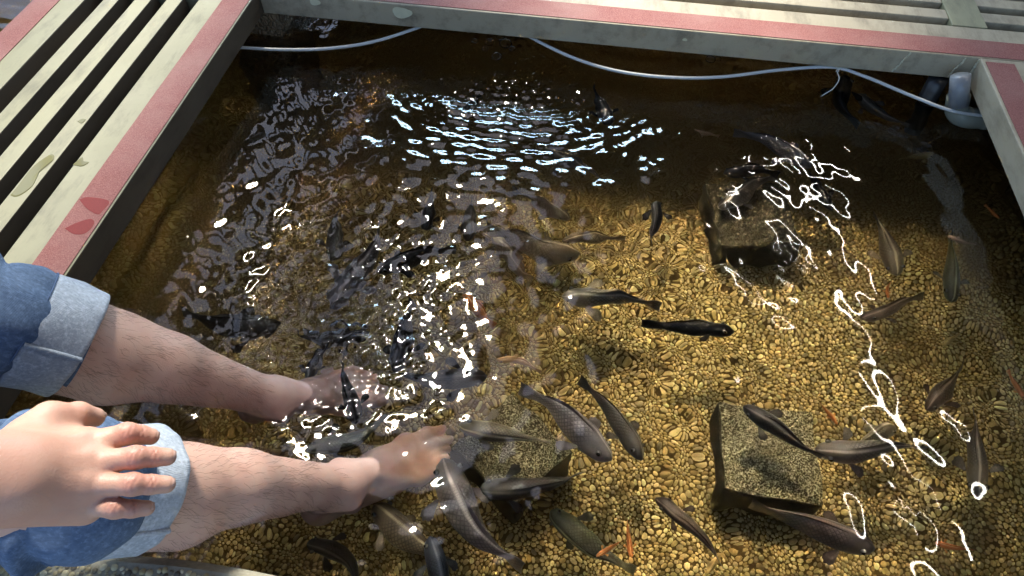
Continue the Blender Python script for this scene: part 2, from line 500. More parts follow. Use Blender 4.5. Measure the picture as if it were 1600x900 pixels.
# ------------------------------------------------------------------ water
def water_height(X, Y):
    r = np.random.default_rng(23)
    H = np.zeros_like(X)
    def bundle(n, l0, l1, slope, env=1.0, dirs=None, spread=math.pi):
        h = np.zeros_like(X)
        for _ in range(n):
            lam = math.exp(r.uniform(math.log(l0), math.log(l1))); k = 2 * math.pi / lam
            a = r.uniform(-math.pi, math.pi) if dirs is None else dirs + r.normal(0, spread)
            h += np.cos(k * (X * math.cos(a) + Y * math.sin(a)) + r.uniform(0, 6.28)) / k
        return h * env * slope * math.sqrt(2.0 / n)
    def ga(x, y, sx, sy): return np.exp(-.5 * (((X - x) / sx) ** 2 + ((Y - y) / sy) ** 2))
    def ring(x, y, lam, slope, dec, r0=.03, ph=0.0):
        # wavy circles, strongest at r0, dying away
        rr = np.sqrt((X - x) ** 2 + (Y - y) ** 2); an = np.arctan2(Y - y, X - x)
        wob = .012 * np.sin(3 * an + ph) + .006 * np.sin(7 * an + 2 * ph)
        k = 2 * math.pi / lam
        return slope / k * np.cos(k * (rr + wob) + ph) * np.exp(-rr / dec) * np.clip(rr / r0, 0, 1)
    calm = 1 - .62 / (1 + np.exp(-(X - .38) / .07)) * (1 / (1 + np.exp((Y - 1.25) / .08)))
    H += bundle(16, .16, .42, .028)
    H += bundle(22, .07, .14, .036, calm)
    H += bundle(26, .035, .065, .050, ga(-.05, .95, .5, .4) * calm)
    H += bundle(20, .03, .05, .022, calm ** 2)
    H += bundle(80, .018, .038, .21, ga(-.41, .68, .115, .115))
    H += bundle(50, .018, .036, .05, ga(-.36, .80, .18, .18))
    H += bundle(14, .11, .22, .030, 1 - calm)
    H += bundle(60, .015, .030, .15, ga(-.14, 1.52, .30, .10))
    H += ring(-.20, 1.66, .032, .34, .22)
    H += ring(-.30, .62, .060, .07, .40, .12, 1.0)
    H += ring(-.17, .50, .045, .05, .25, .08, 2.1)
    H += ring(.45, 1.02, .040, .12, .07, .03, .6)
    H += ring(.78, .70, .085, .06, .30, .05, 3.0)
    H += ring(.62, .52, .10, .06, .35, .05, 4.0)
    H += bundle(30, .03, .08, .05, ga(-1.9, 1.8, .4, .6))
    return H

def make_water():
    fx = np.concatenate([np.arange(-1.0, -.72, .0045), np.arange(-.72, .0, .0026), np.arange(.0, 1.06, .0045)]); fy = np.concatenate([np.arange(.08, .42, .0045), np.arange(.42, 1.06, .0026), np.arange(1.06, 1.80, .004)])
    gx = np.concatenate([np.arange(-3.3, -1.0, .03), fx, np.arange(1.08, 2.9, .06)])
    gy = np.concatenate([np.arange(-.58, .07, .05), fy, np.arange(1.82, 3.3, .03)])
    X, Y = np.meshgrid(gx, gy)
    Z = water_height(X, Y)
    V = np.stack([X, Y, Z], -1).reshape(-1, 3); nx, ny = len(gx), len(gy)
    I = np.arange(nx * ny).reshape(ny, nx)
    F = np.stack([I[:-1, :-1], I[:-1, 1:], I[1:, 1:], I[1:, :-1]], -1).reshape(-1, 4)
    o = mesh_obj('water', V, F, M['water'], smooth=True)
    tag(o, kind='structure')
    return o
water = make_water()

# ------------------------------------------------------------------ walkways round the pool
def slab(name, x0, x1, y0, y1, mat, parent, z0=DZ0, z1=DZ1, bev=.003):
    return box(name, x0, x1, y0, y1, z0, z1, mat, parent, bev)

def wobbly_tape(name, x0, x1, y0, y1, along, parent, z=DZ1, seed=0):
    """grit tape 1.2 mm thick with slightly uneven edges"""
    r = np.random.default_rng(seed); n = 60; V = []
    t = np.linspace(0, 1, n)
    e0 = np.cumsum(r.normal(0, .00018, n)); e1 = np.cumsum(r.normal(0, .00018, n))
    e0 -= e0.mean(); e1 -= e1.mean()
    for zz in (z + .0005, z + .0017):
        for i in range(n):
            if along == 'y': V += [(x0 + e0[i], y0 + (y1 - y0) * t[i], zz), (x1 + e1[i], y0 + (y1 - y0) * t[i], zz)]
            else: V += [(x0 + (x1 - x0) * t[i], y1 + e0[i], zz), (x0 + (x1 - x0) * t[i], y0 + e1[i], zz)]
    F = []
    for i in range(n - 1):
        a = 2 * i; b = a + 1; c = a + 3; d = a + 2; k = 2 * n
        F += [(a + k, b + k, c + k, d + k), (a, a + k, d + k, d), (b, c, c + k, b + k)]
    F += [(0, 1, 1 + 2 * n, 2 * n), (2 * n - 2, 4 * n - 2, 4 * n - 1, 2 * n - 1)]
    return mesh_obj(name, V, F, M['tape'], parent)

YT = 1.572                                        # near edge of the left cross plate
wl = tag(empty('walkway', (-1.17, 1.0, 0)), 'pale metal slatted walkway with red grit tape on the left of the pool', 'walkway')
slab('beam', -1.0273, -.8922, -.5, 2.6, M['deck'], wl)
slab('beam', -1.4448, -1.3153, -.5, 2.6, M['deck'], wl)
for x0, x1 in ((-1.2678, -1.2294), (-1.1892, -1.1476), (-1.1087, -1.0681)):
    slab('slat', x0, x1, -.5, YT - .001, M['deck'], wl, bev=.002)
slab('cross_plate', -1.3150, -1.0276, YT, YT + .22, M['deck'], wl, z1=DZ1 + .0015, bev=.002)
for x0, x1 in ((-1.2678, -1.2294), (-1.1892, -1.1476), (-1.1087, -1.0681)):
    slab('slat', x0, x1, YT + .221, 2.6, M['deck'], wl, bev=.002)
wobbly_tape('grit_tape', -.9654, -.8962, -.5, 2.6, 'y', wl, seed=1)
wobbly_tape('grit_tape', -1.4408, -1.3743, -.5, 2.6, 'y', wl, seed=2)
# weld beads along the cross plate
def weld(pts, parent, r=.003, seed=0):
    q = np.random.default_rng(seed); P = spline(pts, 26); P = P + q.normal(0, .0012, P.shape)
    return tube('weld_bead', P, r * (.7 + .6 * q.random(len(P))), M['weld'], parent, 6)
weld([(-1.312, YT - .001, DZ1), (-1.17, YT - .002, DZ1), (-1.03, YT - .001, DZ1)], wl, seed=3)
weld([(-1.028, YT + .002, DZ1 + .001), (-.99, YT + .06, DZ1 + .001), (-.968, YT + .12, DZ1 + .001)], wl, .002, seed=4)

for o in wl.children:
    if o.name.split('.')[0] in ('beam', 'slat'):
        o.data.materials.append(M['stained_shaded'])
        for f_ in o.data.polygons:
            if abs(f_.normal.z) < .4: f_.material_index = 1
wf = tag(empty('walkway', (.2, 1.85, 0)), 'grey metal walkway with red grit tape across the far side of the pool', 'walkway')
slab('beam', -.8919, 2.4, 1.6247, 1.7592, M['beam'], wf)
for k in range(5):
    y0 = 1.7918 + k * .0755
    for x0, x1 in ((-.8, .9115), (1.0, 2.4)):
        slab('slat', x0, x1, y0, y0 + .0429, M['beam'], wf, bev=.002)
slab('beam', -.8919, 2.4, 1.7918 + 5 * .0755, 1.7918 + 5 * .0755 + .1345, M['beam'], wf)
slab('cross_plate', .9120, .9995, 1.7596, 1.7918 + 5 * .0755 - .0005, M['deck'], wf, z1=DZ1 + .002, bev=.0015)
wobbly_tape('grit_tape', -.8855, 2.4, 1.6295, 1.6998, 'x', wf, seed=5)
p0 = at(1396, 80, DZ1)[0]
def seam(pa, pb, parent, seed):
    a = at(*pa, .12); b = at(*pb, .09)
    weld([(a[0], 1.6240, DZ1 - .004), ((a[0] + b[0]) / 2 - .002, 1.6235, .108), (b[0] - .004, 1.6240, DZ0 + .004)], parent, .0022, seed)
seam((1415, 82), (1400, 110), wf, 6); seam((1500, 90), (1488, 118), wf, 7)
# round cream paint blots on the face of the far beam
def blot(px, py, rx, rz, parent, seed):
    q = np.random.default_rng(seed); d = ray(px, py); t = 1.6243 / d[1]; c = d * t + [0, 0, CAM_H]
    th = np.linspace(0, 6.283, 22, endpoint=False); k = 1 + .10 * np.sin(3 * th + seed) + q.normal(0, .03, 22)
    V = [(c[0] + rx * k[i] * math.cos(th[i]), 1.6238, c[2] + rz * k[i] * math.sin(th[i])) for i in range(22)]
    V += [(x, 1.6249, z) for x, _, z in V]; n = 22
    F = [tuple(range(n))] + [(i, i + n, (i + 1) % n + n, (i + 1) % n) for i in range(n)]
    return mesh_obj('paint_blot', V, F, M['cream_paint'], parent)
blot(628, 20, .026, .0155, wf, 1); blot(492, 3, .014, .010, wf, 2); blot(1070, 62, .006, .004, wf, 3)

wr = tag(empty('walkway', (1.2, .7, 0)), 'grey metal walkway beam with red grit tape along the right edge of the pool', 'walkway')
slab('beam', .9463, 1.0813, -.5, 1.6244, M['beam'], wr)
for k in range(4):
    slab('slat', 1.0835 + k * .088, 1.1695 + k * .088, -.5, 1.6244, M['beam'], wr, bev=.002)
slab('beam', 1.435, 1.565, -.5, 1.6244, M['beam'], wr)
wobbly_tape('grit_tape', .9545, 1.0221, -.5, 1.608, 'y', wr, seed=8)
weld([(.9468, 1.6205, DZ0 + .004), (.9458, 1.6225, .11), (.9466, 1.6215, DZ1 - .002)], wr, .003, 9)

# puddles and wet marks on the left walkway
def patch(name, pix, z, th, mat, parent, jit=.0):
    P = spline([at(x, y, z)[:2] for x, y in pix + pix[:1]], 40)[:-1]; n = len(P)
    c = P.mean(0)
    V = [(x, y, z + .0002) for x, y in P] + [(c[0] + (x - c[0]) * .93, c[1] + (y - c[1]) * .93, z + th) for x, y in P] + [(c[0], c[1], z + th * 1.15)]
    F = [(i, (i + 1) % n, n + (i + 1) % n, n + i) for i in range(n)] + [(n + i, n + (i + 1) % n, 2 * n) for i in range(n)]
    bm = bmesh.new(); me = bpy.data.meshes.new('t'); me.from_pydata(V, [], F); bm.from_mesh(me); bpy.data.meshes.remove(me)
    bmesh.ops.recalc_face_normals(bm, faces=bm.faces)
    return bm_obj(name, bm, mat, parent)
zt = DZ1 + .0018
patch('wet_mark', [(124, 312), (138, 308), (170, 314), (160, 330), (152, 335), (136, 326)], zt, .0003, M['wet_tape'], wl)
patch('wet_mark', [(101, 357), (120, 348), (142, 342), (147, 350), (134, 364), (116, 366)], zt, .0003, M['wet_tape'], wl)
patch('puddle', [(16, 305), (30, 288), (52, 260), (80, 241), (84, 250), (66, 262), (57, 280), (50, 292), (36, 303), (24, 308)], DZ1, .0012, M['puddle'], wl)
patch('puddle', [(121, 190), (128, 186), (134, 187), (128, 193)], DZ1, .001, M['puddle'], wl)
patch('puddle', [(113, 258), (128, 246), (131, 252), (139, 254), (128, 260)], DZ1, .001, M['puddle'], wl)

# ------------------------------------------------------------------ pipes, hose and cord
hs = tag(empty('air_hose', (0, 1.55, .03)), 'clear plastic air hose drooping along the far beam over the water', 'hose')
hz = .045
h1 = [at(372, 74, hz), at(440, 77.5, hz), at(510, 76, hz), at(580, 66, hz), at(645, 46, .06), at(690, 28, .07)]
tube('hose_length', spline(h1, 50), .0042, M['hose'], hs, 10)
h2 = [at(800, 40, .07), at(838, 63, .06), at(900, 92, .05), at(970, 112, .045), at(1050, 121, .04), at(1130, 120, .045), at(1220, 109, .055), at(1300, 105, .065), at(1350, 119, .06), at(1420, 148, .05), at(1480, 171, .045), at(1520, 179, .04), at(1570, 184, .04)]
tube('hose_length', spline(h2, 110), .0042, M['hose'], hs, 10)
ct = tag(empty('tie_cord', at(1308, 110, .06)), 'thin white cord knotted on the air hose with its end dangling', 'cord')
kn = at(1308, 108, .066)
th = np.linspace(0, 6.283 * 1.6, 26)
tube('loop', np.stack([kn[0] + .003 * np.sin(th * .4), kn[1] + .0065 * np.cos(th), kn[2] + .0065 * np.sin(th)], -1), .0014, M['cord'], ct, 6)
tube('loose_end', spline([at(1308, 112, .06), at(1311, 124, .05), at(1302, 138, .03), at(1290, 146, .012), at(1281, 152, -.005)], 24), .0015, M['cord'], ct, 6)
pp = tag(empty('drain_pipe', at(1500, 180, 0)), 'grey green plastic drain pipe elbow under the far right corner', 'pipe')
pe = at(1497, 176, .03)
tube('riser', [at(1501, 118, .12), (at(1501, 118, .12) + at(1497, 165, .05)) / 2, at(1497, 165, .05)], .0225, M['pvc_grey'], pp, 20)
el = spline([at(1498, 150, .068), at(1495, 172, .03), at(1508, 183, .018), at(1535, 185, .016), at(1580, 186, .016)], 26)
tube('elbow', el, [.0265] * 26, M['pvc'], pp, 22)
a_ = at(1534, 185, .016); b2 = at(1545, 185.5, .016)
tube('socket_rim', [a_, b2], .0285, M['pvc'], pp, 22)
bp = tag(empty('black_pipe', under(1440, 150, .1)), 'black upright pipe standing in the water beside the grey drain elbow', 'pipe')
q0 = at(1466, 124, .07); q1 = under(1428, 200, .34)
tube('pipe', [q0, q0 * .5 + q1 * .5, q1], .024, M['black_plastic'], bp, 20)
tube('pipe_band', [q0 * .82 + q1 * .18, q0 * .78 + q1 * .22], .0265, M['black_plastic'], bp, 20)

# ------------------------------------------------------------------ granite blocks on the floor
def block(cx, cyy, w, d, h, rot, label, topm='granite_top'):
    e = tag(empty('granite_block', (cx, cyy, -DEPTH + .004)), label, 'block', 'granite blocks on the pool floor')
    e.rotation_euler = (0, 0, rot)
    bm = bmesh.new(); bbox_bm(bm, -w / 2, w / 2, -d / 2, d / 2, 0, h - .004, .008, 3)
    bm_obj('side', bm, M['granite_side'], e)
    r = np.random.default_rng(int(abs(cx) * 1000)); n = 34
    gx = np.linspace(-w / 2 + .003, w / 2 - .003, n); gy = np.linspace(-d / 2 + .003, d / 2 - .003, n)
    X, Y = np.meshgrid(gx, gy); Z = h + r.normal(0, .0012, X.shape)
    V = np.stack([X, Y, Z], -1).reshape(-1, 3); I = np.arange(n * n).reshape(n, n)
    F = np.stack([I[:-1, :-1], I[:-1, 1:], I[1:, 1:], I[1:, :-1]], -1).reshape(-1, 4).tolist()
    rim = list(I[0, :]) + list(I[1:, -1]) + list(I[-1, -2::-1]) + list(I[-2:0:-1, 0])
    nb = len(V); V = np.vstack([V, [(V[i][0], V[i][1], h - .0045) for i in rim]])
    for i in range(len(rim)):
        j = (i + 1) % len(rim); F.append((rim[j], rim[i], nb + i, nb + j))
    mesh_obj('speckled_top', V, F, M[topm], e, smooth=False)
    return e
def block_from(pix, h, label, topm='granite_top'):
    """four top corners in the picture -> centre, size and turn of a level block"""
    C = np.array([under(x, y, DEPTH - h)[:2] for x, y in pix]); c = C.mean(0)
    e0 = C[1] - C[0] + C[2] - C[3]; e1 = C[3] - C[0] + C[2] - C[1]
    w_, d_ = np.linalg.norm(e0) / 2, np.linalg.norm(e1) / 2
    return block(c[0], c[1], w_, d_, h, math.atan2(e0[1], e0[0]), label, topm)
block_from([(806, 790), (903, 700), (792, 622), (700, 705)], .13, 'dark granite block turned cornerwise in front of the bare toes')
block_from([(1128, 768), (1288, 790), (1272, 648), (1122, 628)], .13, 'square granite block under the big eyed dark fish, bottom right')
block_from([(1118, 382), (1245, 384), (1232, 285), (1105, 290)], .13, 'murky granite block farther out, with a short black fish above it', 'granite_silted')

# ------------------------------------------------------------------ roofs that shade the far and right side, with a lit tube, and added boards that block the sky
def canopy(name, x0, x1, y0, y1, z, label, posts):
    e = tag(empty(name, ((x0 + x1) / 2, (y0 + y1) / 2, z)), label, 'roof')
    o = box('roof_deck', x0, x1, y0, y1, z, z + .08, M['roof_under'])
    o.parent = e; o.matrix_parent_inverse = Matrix.Translation(e.location).inverted()
    for (x, y) in posts:
        p = box('post', x - .05, x + .05, y - .05, y + .05, -.75, z - .001, M['steel_dark'], bev=.008)
        p.parent = e; p.matrix_parent_inverse = Matrix.Translation(e.location).inverted()
    return e
for o in list(bpy.data.objects):
    if o.parent is not None and o.parent.type == 'EMPTY' and o.parent.location.length > 0 and o.parent.name.split('.')[0] in ('walkway', 'air_hose', 'tie_cord', 'drain_pipe', 'black_pipe'):
        o.matrix_parent_inverse = Matrix.Translation(o.parent.location).inverted()
# the roof boards stop short in one place, so that the sun comes down into the pool
rf = tag(empty('roof_canopy', (1.6, 2.0, 2.6)), 'dark boarded roof overhead with a gap shaped to let in the sun, mirrored in the water', 'roof')
for x0, x1, y0, y1 in ((ROOF_X, -1.50, -.9, 6.8), (-1.50, -1.08, -.9, 1.40), (-1.50, -1.08, 2.05, 6.8), (-1.08, -.30, -.9, 1.40), (-1.08, -.15, 3.8, 6.8), (-.30, -.15, -.9, 2.2), (-.15, 5.0, -.9, 6.8)):
    nb_ = max(1, round((x1 - x0) / .3)); wd_ = (x1 - x0) / nb_
    for k in range(nb_):
        box('roof_board', x0 + k * wd_ - 1.6, x0 + (k + 1) * wd_ - .004 - 1.6, y0 - 2.0, y1 - 2.0, 0, .08, M['roof_under'], rf)
for x, y in ((4.8, -.8), (4.8, 2.0), (4.8, 6.6), (-1.65, 6.6), (1.6, 6.6)):
    box('post', x - .05 - 1.6, x + .05 - 1.6, y - .05 - 2.0, y + .05 - 2.0, -3.35, -.001, M['steel_dark'], rf, bev=.008)
wv = tag(empty('light_blocking_wall', (5.02, 1.5, -.75)), 'dark boarded wall added to block sky light from the right', 'wall')  # added to keep sky light off the faces of the left walkway
for k in range(17):
    o = box('board', 0, .05, -4.8 + k * .8, -4.8 + k * .8 + .79, 0, 3.5, M['roof_under'], wv)
wb = tag(empty('sky_blocking_boards', (-3.55, 2.5, -.75)), 'dark boarded house added left of the walkways to block mirrored sky', 'screen')  # added so the water does not mirror the open sky at left
for k in range(14):
    box('board', 0, .06, -2.5 + k * .8, -3.5 + k * .8 + .79, 0, 6.5, M['roof_under'], wb)
box('top_board', -.6, .1, -2.7, 8.9, 6.501, 6.6, M['steel_dark'], wb)
la, lb = at(1225, 270, -2.45), at(1490, 900, -2.45)
la[2] = lb[2] = 2.45
lm = tag(empty('tube_lamp', tuple((la + lb) / 2)), 'lit white tube lamp under the roof, mirrored as white squiggles', 'lamp')
for t0, t1 in ((0.0, .48), (.52, 1.0)):
    p, q = la + (lb - la) * t0, la + (lb - la) * t1
    c = np.array((la + lb) / 2)
    tube('lit_tube', [p - c, (p + q) / 2 - c, q - c], .020, M['lit_tube'], lm, 12)
    up = np.array([0, 0, .05])
    tube('lamp_housing', [p - c + up, (p + q) / 2 - c + up, q - c + up], .03, M['steel_dark'], lm, 8)

lf = [(at(620, 70 + 16 * k, -2.45), at(990, 104 + 16 * k, -2.45)) for k in range(5)]
ctr = sum(a + b for a, b in lf) / (2 * len(lf)); ctr[2] = 2.45
lm2 = tag(empty('tube_lamp', tuple(ctr)), 'added cool white tubes standing in for bright sky, mirrored in the far ripples', 'lamp')  # added tubes in place of sky, to make the blue-white glints
for a, b in lf:
    a = a.copy(); b = b.copy(); a[2] = b[2] = 2.45
    tube('lit_tube', [a - ctr, (a + b) / 2 - ctr, b - ctr], .03, M['sky_stand_in'], lm2, 12)
    tube('lamp_housing', [a - ctr + up, (a + b) / 2 - ctr + up, b - ctr + up], .035, M['steel_dark'], lm2, 8)
# ------------------------------------------------------------------ fish
def mat_fish(name, back, side, belly, spec=.5, scale_amp=.75, blotch=.35):
    """scaled skin: u runs head to tail, v round the body (0 at the back, .5 at the belly)"""
    b = NB(name, .5, spec)
    uv = b.n('ShaderNodeUVMap'); uv.uv_map = 'skin'
    sp = b.n('ShaderNodeSeparateXYZ'); b.l(uv.outputs[0], sp.inputs[0])
    v = b.math('MULTIPLY', b.math('ABSOLUTE', b.math('SUBTRACT', b.math('FRACT', b.math('ADD', sp.outputs[1], .5)), .5)), 2.0)
    n1 = b.noise(70, 4, .6); n2 = b.noise(260, 3, .6)
    vv = b.math('ADD', v, b.math('MULTIPLY', b.math('SUBTRACT', n1, .5), .35))
    c = b.ramp(vv, [(.0, back), (.30, back), (.52, side), (.80, belly)])
    # scale rows
    br = b.n('ShaderNodeTexVoronoi'); br.inputs['Scale'].default_value = 1.0; br.inputs['Randomness'].default_value = .12
    br.feature = 'DISTANCE_TO_EDGE'
    mp = b.n('ShaderNodeMapping'); mp.inputs['Scale'].default_value = (34, 22, 1); mp.inputs['Rotation'].default_value = (0, 0, .785)
    b.l(uv.outputs[0], mp.inputs['Vector']); b.l(mp.outputs[0], br.inputs['Vector'])
    e = b.fr(br.outputs['Distance'], .02, .26)
    bodyf = b.math('MULTIPLY', b.fr(sp.outputs[0], .22, .30), scale_amp)     # no scales on the head
    dk = b.mix(b.math('MULTIPLY', b.math('SUBTRACT', 1.0, e), bodyf), c, tuple(x * .35 for x in back))
    dk = b.mix(b.math('MULTIPLY', b.fr(n1, .5, .8), blotch), dk, tuple(x * .4 for x in back))
    dk = b.mix(b.math('MULTIPLY', b.fr(n2, .6, .85), .35), dk, tuple(min(1, x * 1.8 + .02) for x in side))
    b.color(dk); b.bump(b.math('MULTIPLY', e, bodyf), .35, .0015); return b.m
def mat_fin(name, c):
    b = NB(name, .8, .2)
    uv = b.n('ShaderNodeUVMap'); uv.uv_map = 'skin'
    wv_ = b.n('ShaderNodeTexWave'); wv_.inputs['Scale'].default_value = 9; wv_.inputs['Distortion'].default_value = .6; b.l(uv.outputs[0], wv_.inputs['Vector'])
    b.color(b.mix(wv_.outputs['Fac'], tuple(x * .55 for x in c), tuple(min(1, x * 1.3) for x in c)))
    b.b.inputs['Transmission Weight'].default_value = 0.0
    b.bump(wv_.outputs['Fac'], .4, .001); return b.m
FC = {  # back, side, belly, fin
    'grey':   ((.15, .128, .108), (.30, .25, .205), (.42, .36, .30), (.15, .13, .12)),
    'violet': ((.125, .110, .108), (.25, .215, .20), (.36, .31, .29), (.15, .135, .14)),
    'dark':   ((.052, .046, .039), (.11, .096, .078), (.15, .13, .105), (.06, .055, .05)),
    'black':  ((.016, .015, .014), (.032, .030, .028), (.06, .055, .05), (.028, .026, .025)),
    'brown':  ((.085, .062, .050), (.165, .118, .092), (.22, .16, .12), (.08, .06, .05)),
    'tan':    ((.17, .13, .085), (.34, .26, .15), (.46, .38, .24), (.22, .18, .13)),
    'gold':   ((.15, .125, .075), (.38, .30, .14), (.48, .42, .25), (.24, .21, .16)),
    'olive':  ((.055, .060, .042), (.17, .18, .115), (.28, .28, .19), (.09, .095, .075)),
    'pale':   ((.22, .20, .16), (.36, .33, .26), (.46, .42, .34), (.26, .24, .19)),
    'slate':  ((.030, .034, .045), (.055, .060, .075), (.11, .11, .12), (.05, .052, .06)),
    'orange': ((.62, .19, .045), (.70, .26, .07), (.75, .42, .18), (.66, .30, .10)),
    'peach':  ((.60, .36, .20), (.66, .42, .25), (.72, .52, .36), (.62, .42, .28)),
    'sand':   ((.44, .31, .12), (.50, .36, .15), (.58, .45, .24), (.46, .34, .17)),
}
FM = {}
def fish_mats(k):
    if k not in FM:
        a, s, be, f = FC[k]
        FM[k] = (mat_fish(k + '_fish_skin', a, s, be), mat_fin(k + '_fish_fin', f), mat_fin(k + '_fish_back_fin', tuple(x * .6 for x in a)))
    return FM[k]
b_ = NB('fish_eye_white', .15, .6); b_.color((.13, .125, .11)); M['eye_ring'] = b_.m
b_ = NB('fish_pupil', .06, .6); b_.color((.004, .004, .005)); M['pupil'] = b_.m

def uvset(me, uvs):
    l = me.uv_layers.new(name='skin'); idx = np.empty(len(me.loops), np.int32); me.loops.foreach_get('vertex_index', idx)
    l.data.foreach_set('uv', np.asarray(uvs, np.float32)[idx].ravel())

S_ = np.array([0, .015, .05, .10, .17, .25, .35, .46, .57, .67, .75, .81, .85])
HH = {'tilapia': np.array([.012, .040, .075, .108, .138, .160, .170, .164, .142, .108, .080, .066, .062]),
      'slim':    np.array([.010, .032, .058, .080, .098, .110, .114, .110, .096, .078, .060, .050, .048])}
WW = {'tilapia': np.array([.014, .044, .070, .088, .102, .110, .110, .100, .082, .060, .040, .028, .021]),
      'slim':    np.array([.012, .036, .058, .073, .082, .086, .085, .077, .063, .047, .033, .024, .018])}

def fish(kind, pix, depth, color, label, cat='fish', roll=0.0, pitch=0.0, shape='tilapia', fat=1.0, group='grey fish in the pool', small=False, fins=True):
    """pix: picture points from snout to tail tip; the fish lies level at that depth below the water"""
    P = np.array([under(x, y, depth) for x, y in pix])
    C = spline(P, 60)
    rs = random.Random(label + 's'); Lc = np.linalg.norm(P[-1] - P[0]); ax_ = unit(P[-1] - P[0]); sdv = np.cross([0, 0, 1.0], ax_)
    u_ = np.linspace(0, 1, 60)
    C = C + (sdv[None] * (Lc * rs.uniform(.012, .030) * rs.choice((-1, 1)) * np.sin(u_ * 5.2 + rs.uniform(0, 1.2)) * (u_ ** 1.2))[:, None])
    if roll == 0: roll = rs.uniform(-.42, .42)
    seg = np.r_[0, np.cumsum(np.linalg.norm(np.diff(C, axis=0), axis=1))]; L = seg[-1]
    mid = C[30].copy()
    root = tag(empty(kind, tuple(mid)), label, cat, group)
    skin, finm, dorm = fish_mats(color)
    def frame(s):
        """point and axes on the bent spine at fraction s"""
        d = np.clip(s, 0, 1) * L
        p = np.array([np.interp(d, seg, C[:, k]) for k in range(3)])
        e = .02 * L
        q = np.array([np.interp(min(d + e, L), seg, C[:, k]) for k in range(3)]) - np.array([np.interp(max(d - e, 0), seg, C[:, k]) for k in range(3)])
        t = unit(q); z = np.array([0, 0, 1.0]); sd_ = unit(np.cross(z, t)); up = np.cross(t, sd_)
        up2 = math.cos(roll) * up + math.sin(roll) * sd_; sd2 = math.cos(roll) * sd_ - math.sin(roll) * up
        p = p + np.array([0, 0, -(s - .5) * L * math.tan(pitch)])
        return p - mid, t, sd2, up2
    # body and tail fin: one skin
    n = 14; s_all = np.linspace(0, .85, 24); th_ = np.linspace(0, 2 * math.pi, n, endpoint=False)
    V, UV = [], []
    for s in s_all:
        p, t, sd_, up = frame(s); h = np.interp(s, S_, HH[shape]) * L; wd = np.interp(s, S_, WW[shape]) * L * fat
        dz = -.014 * L * (1 - s)              # belly hangs a little lower than the back arches
        for a in th_:
            ca, sa = math.cos(a), math.sin(a)
            k = 1 - .18 * abs(sa * ca)        # slightly lens-shaped section
            V.append(p + up * (h * ca * (1.0 if ca > 0 else .92) + dz) * 1.0 + sd_ * (wd * sa * k)); UV.append((s, a / (2 * math.pi)))
    for s, hw, tw in ((.88, .062, .010), (.92, .088, .006), (.96, .105, .004), (1.0, .112, .0025)):
        p, t, sd_, up = frame(s)
        for a in th_:
            ca, sa = math.cos(a), math.sin(a)
            back = 0.018 * L * ca * ca if s == 1.0 else 0
            V.append(p + t * back + up * hw * L * (1.0 if shape == 'tilapia' else .8) * ca + sd_ * tw * L * sa * .7); UV.append((s, a / (2 * math.pi)))
    k = len(V) // n; F = []
    for i in range(k - 1):
        for j in range(n):
            F.append((i * n + j, (i + 1) * n + j, (i + 1) * n + (j + 1) % n, i * n + (j + 1) % n))
    F.append(tuple(range(n))); F.append(tuple(range(k * n - 1, (k - 1) * n - 1, -1)))
    bo = mesh_obj('body', V, F, skin, root, smooth=True); uvset(bo.data, UV)
    if not fins: return root
    # dorsal fin: a thin spiny ridge along the back
    V, UV, F = [], [], []; ss = np.linspace(.24, .78, 22)
    fh = (.075 if shape == 'tilapia' else .05) * L
    for i, s in enumerate(ss):
        p, t, sd_, up = frame(s); h = np.interp(s, S_, HH[shape]) * L
        u = (s - .24) / .54; hh = fh * (math.sin(math.pi * min(1, u * .9 + .08)) ** .6) * (.86 + .14 * (i % 2)) * (.55 + .5 * u)
        base = p + up * (h * .90 - .014 * L * (1 - s)); lean = t * hh * .55 + sd_ * hh * .25
        tt = .0035 * L
        V += [base - sd_ * tt, base + sd_ * tt, base + up * hh + lean + sd_ * tt * .3, base + up * hh + lean - sd_ * tt * .3]
        UV += [(u * 3, 0), (u * 3, 0), (u * 3, 1), (u * 3, 1)]
    for i in range(len(ss) - 1):
        a = 4 * i; b = a + 4
        F += [(a, a + 3, b + 3, b), (a + 1, b + 1, b + 2, a + 2), (a + 3, a + 2, b + 2, b + 3)]
    do = mesh_obj('dorsal_fin', V, F, dorm, root, smooth=True); uvset(do.data, UV)
    if small: 
        sides_eyes = (1, -1)
    # pectoral fins: fans held out from behind the gills
    rf = random.Random(label)
    for sg in (1, -1):
        p, t, sd_, up = frame(.27); wd = np.interp(.27, S_, WW[shape]) * L * fat
        base = p + sd_ * sg * wd * .92 - up * .035 * L
        out = unit(sd_ * sg * rf.uniform(.6, 1.0) + t * rf.uniform(.5, 1.0) - up * rf.uniform(.15, .45)); wid = unit(np.cross(out, up))
        V, UV, F = [], [], []; ln = (.19 if shape == 'tilapia' else .15) * L; m_ = 7
        for lay in (1, -1):
            for i in range(3):
                r_ = (0.05, .6, 1.0)[i]
                for j in range(m_):
                    f = (j / (m_ - 1) - .5); rr = ln * r_ * (1 - .9 * f * f) * (.96 + .08 * (j % 2))
                    V.append(base + out * rr + wid * f * .55 * ln * (.2 + .8 * r_) + up * lay * .0012 * L + up * .02 * L * math.sin(r_ * 2)); UV.append((j / 3, r_))
        nl = 3 * m_
        for lay in (0, 1):
            for i in range(2):
                for j in range(m_ - 1):
                    a = lay * nl + i * m_ + j; q = (a, a + 1, a + m_ + 1, a + m_); F.append(q if lay == 0 else q[::-1])
        for j in range(m_ - 1):
            a = 2 * m_ + j; F.append((a, a + 1, a + 1 + nl, a + nl))
        fo = mesh_obj('pectoral_fin', V, F, finm, root, smooth=True); uvset(fo.data, UV)
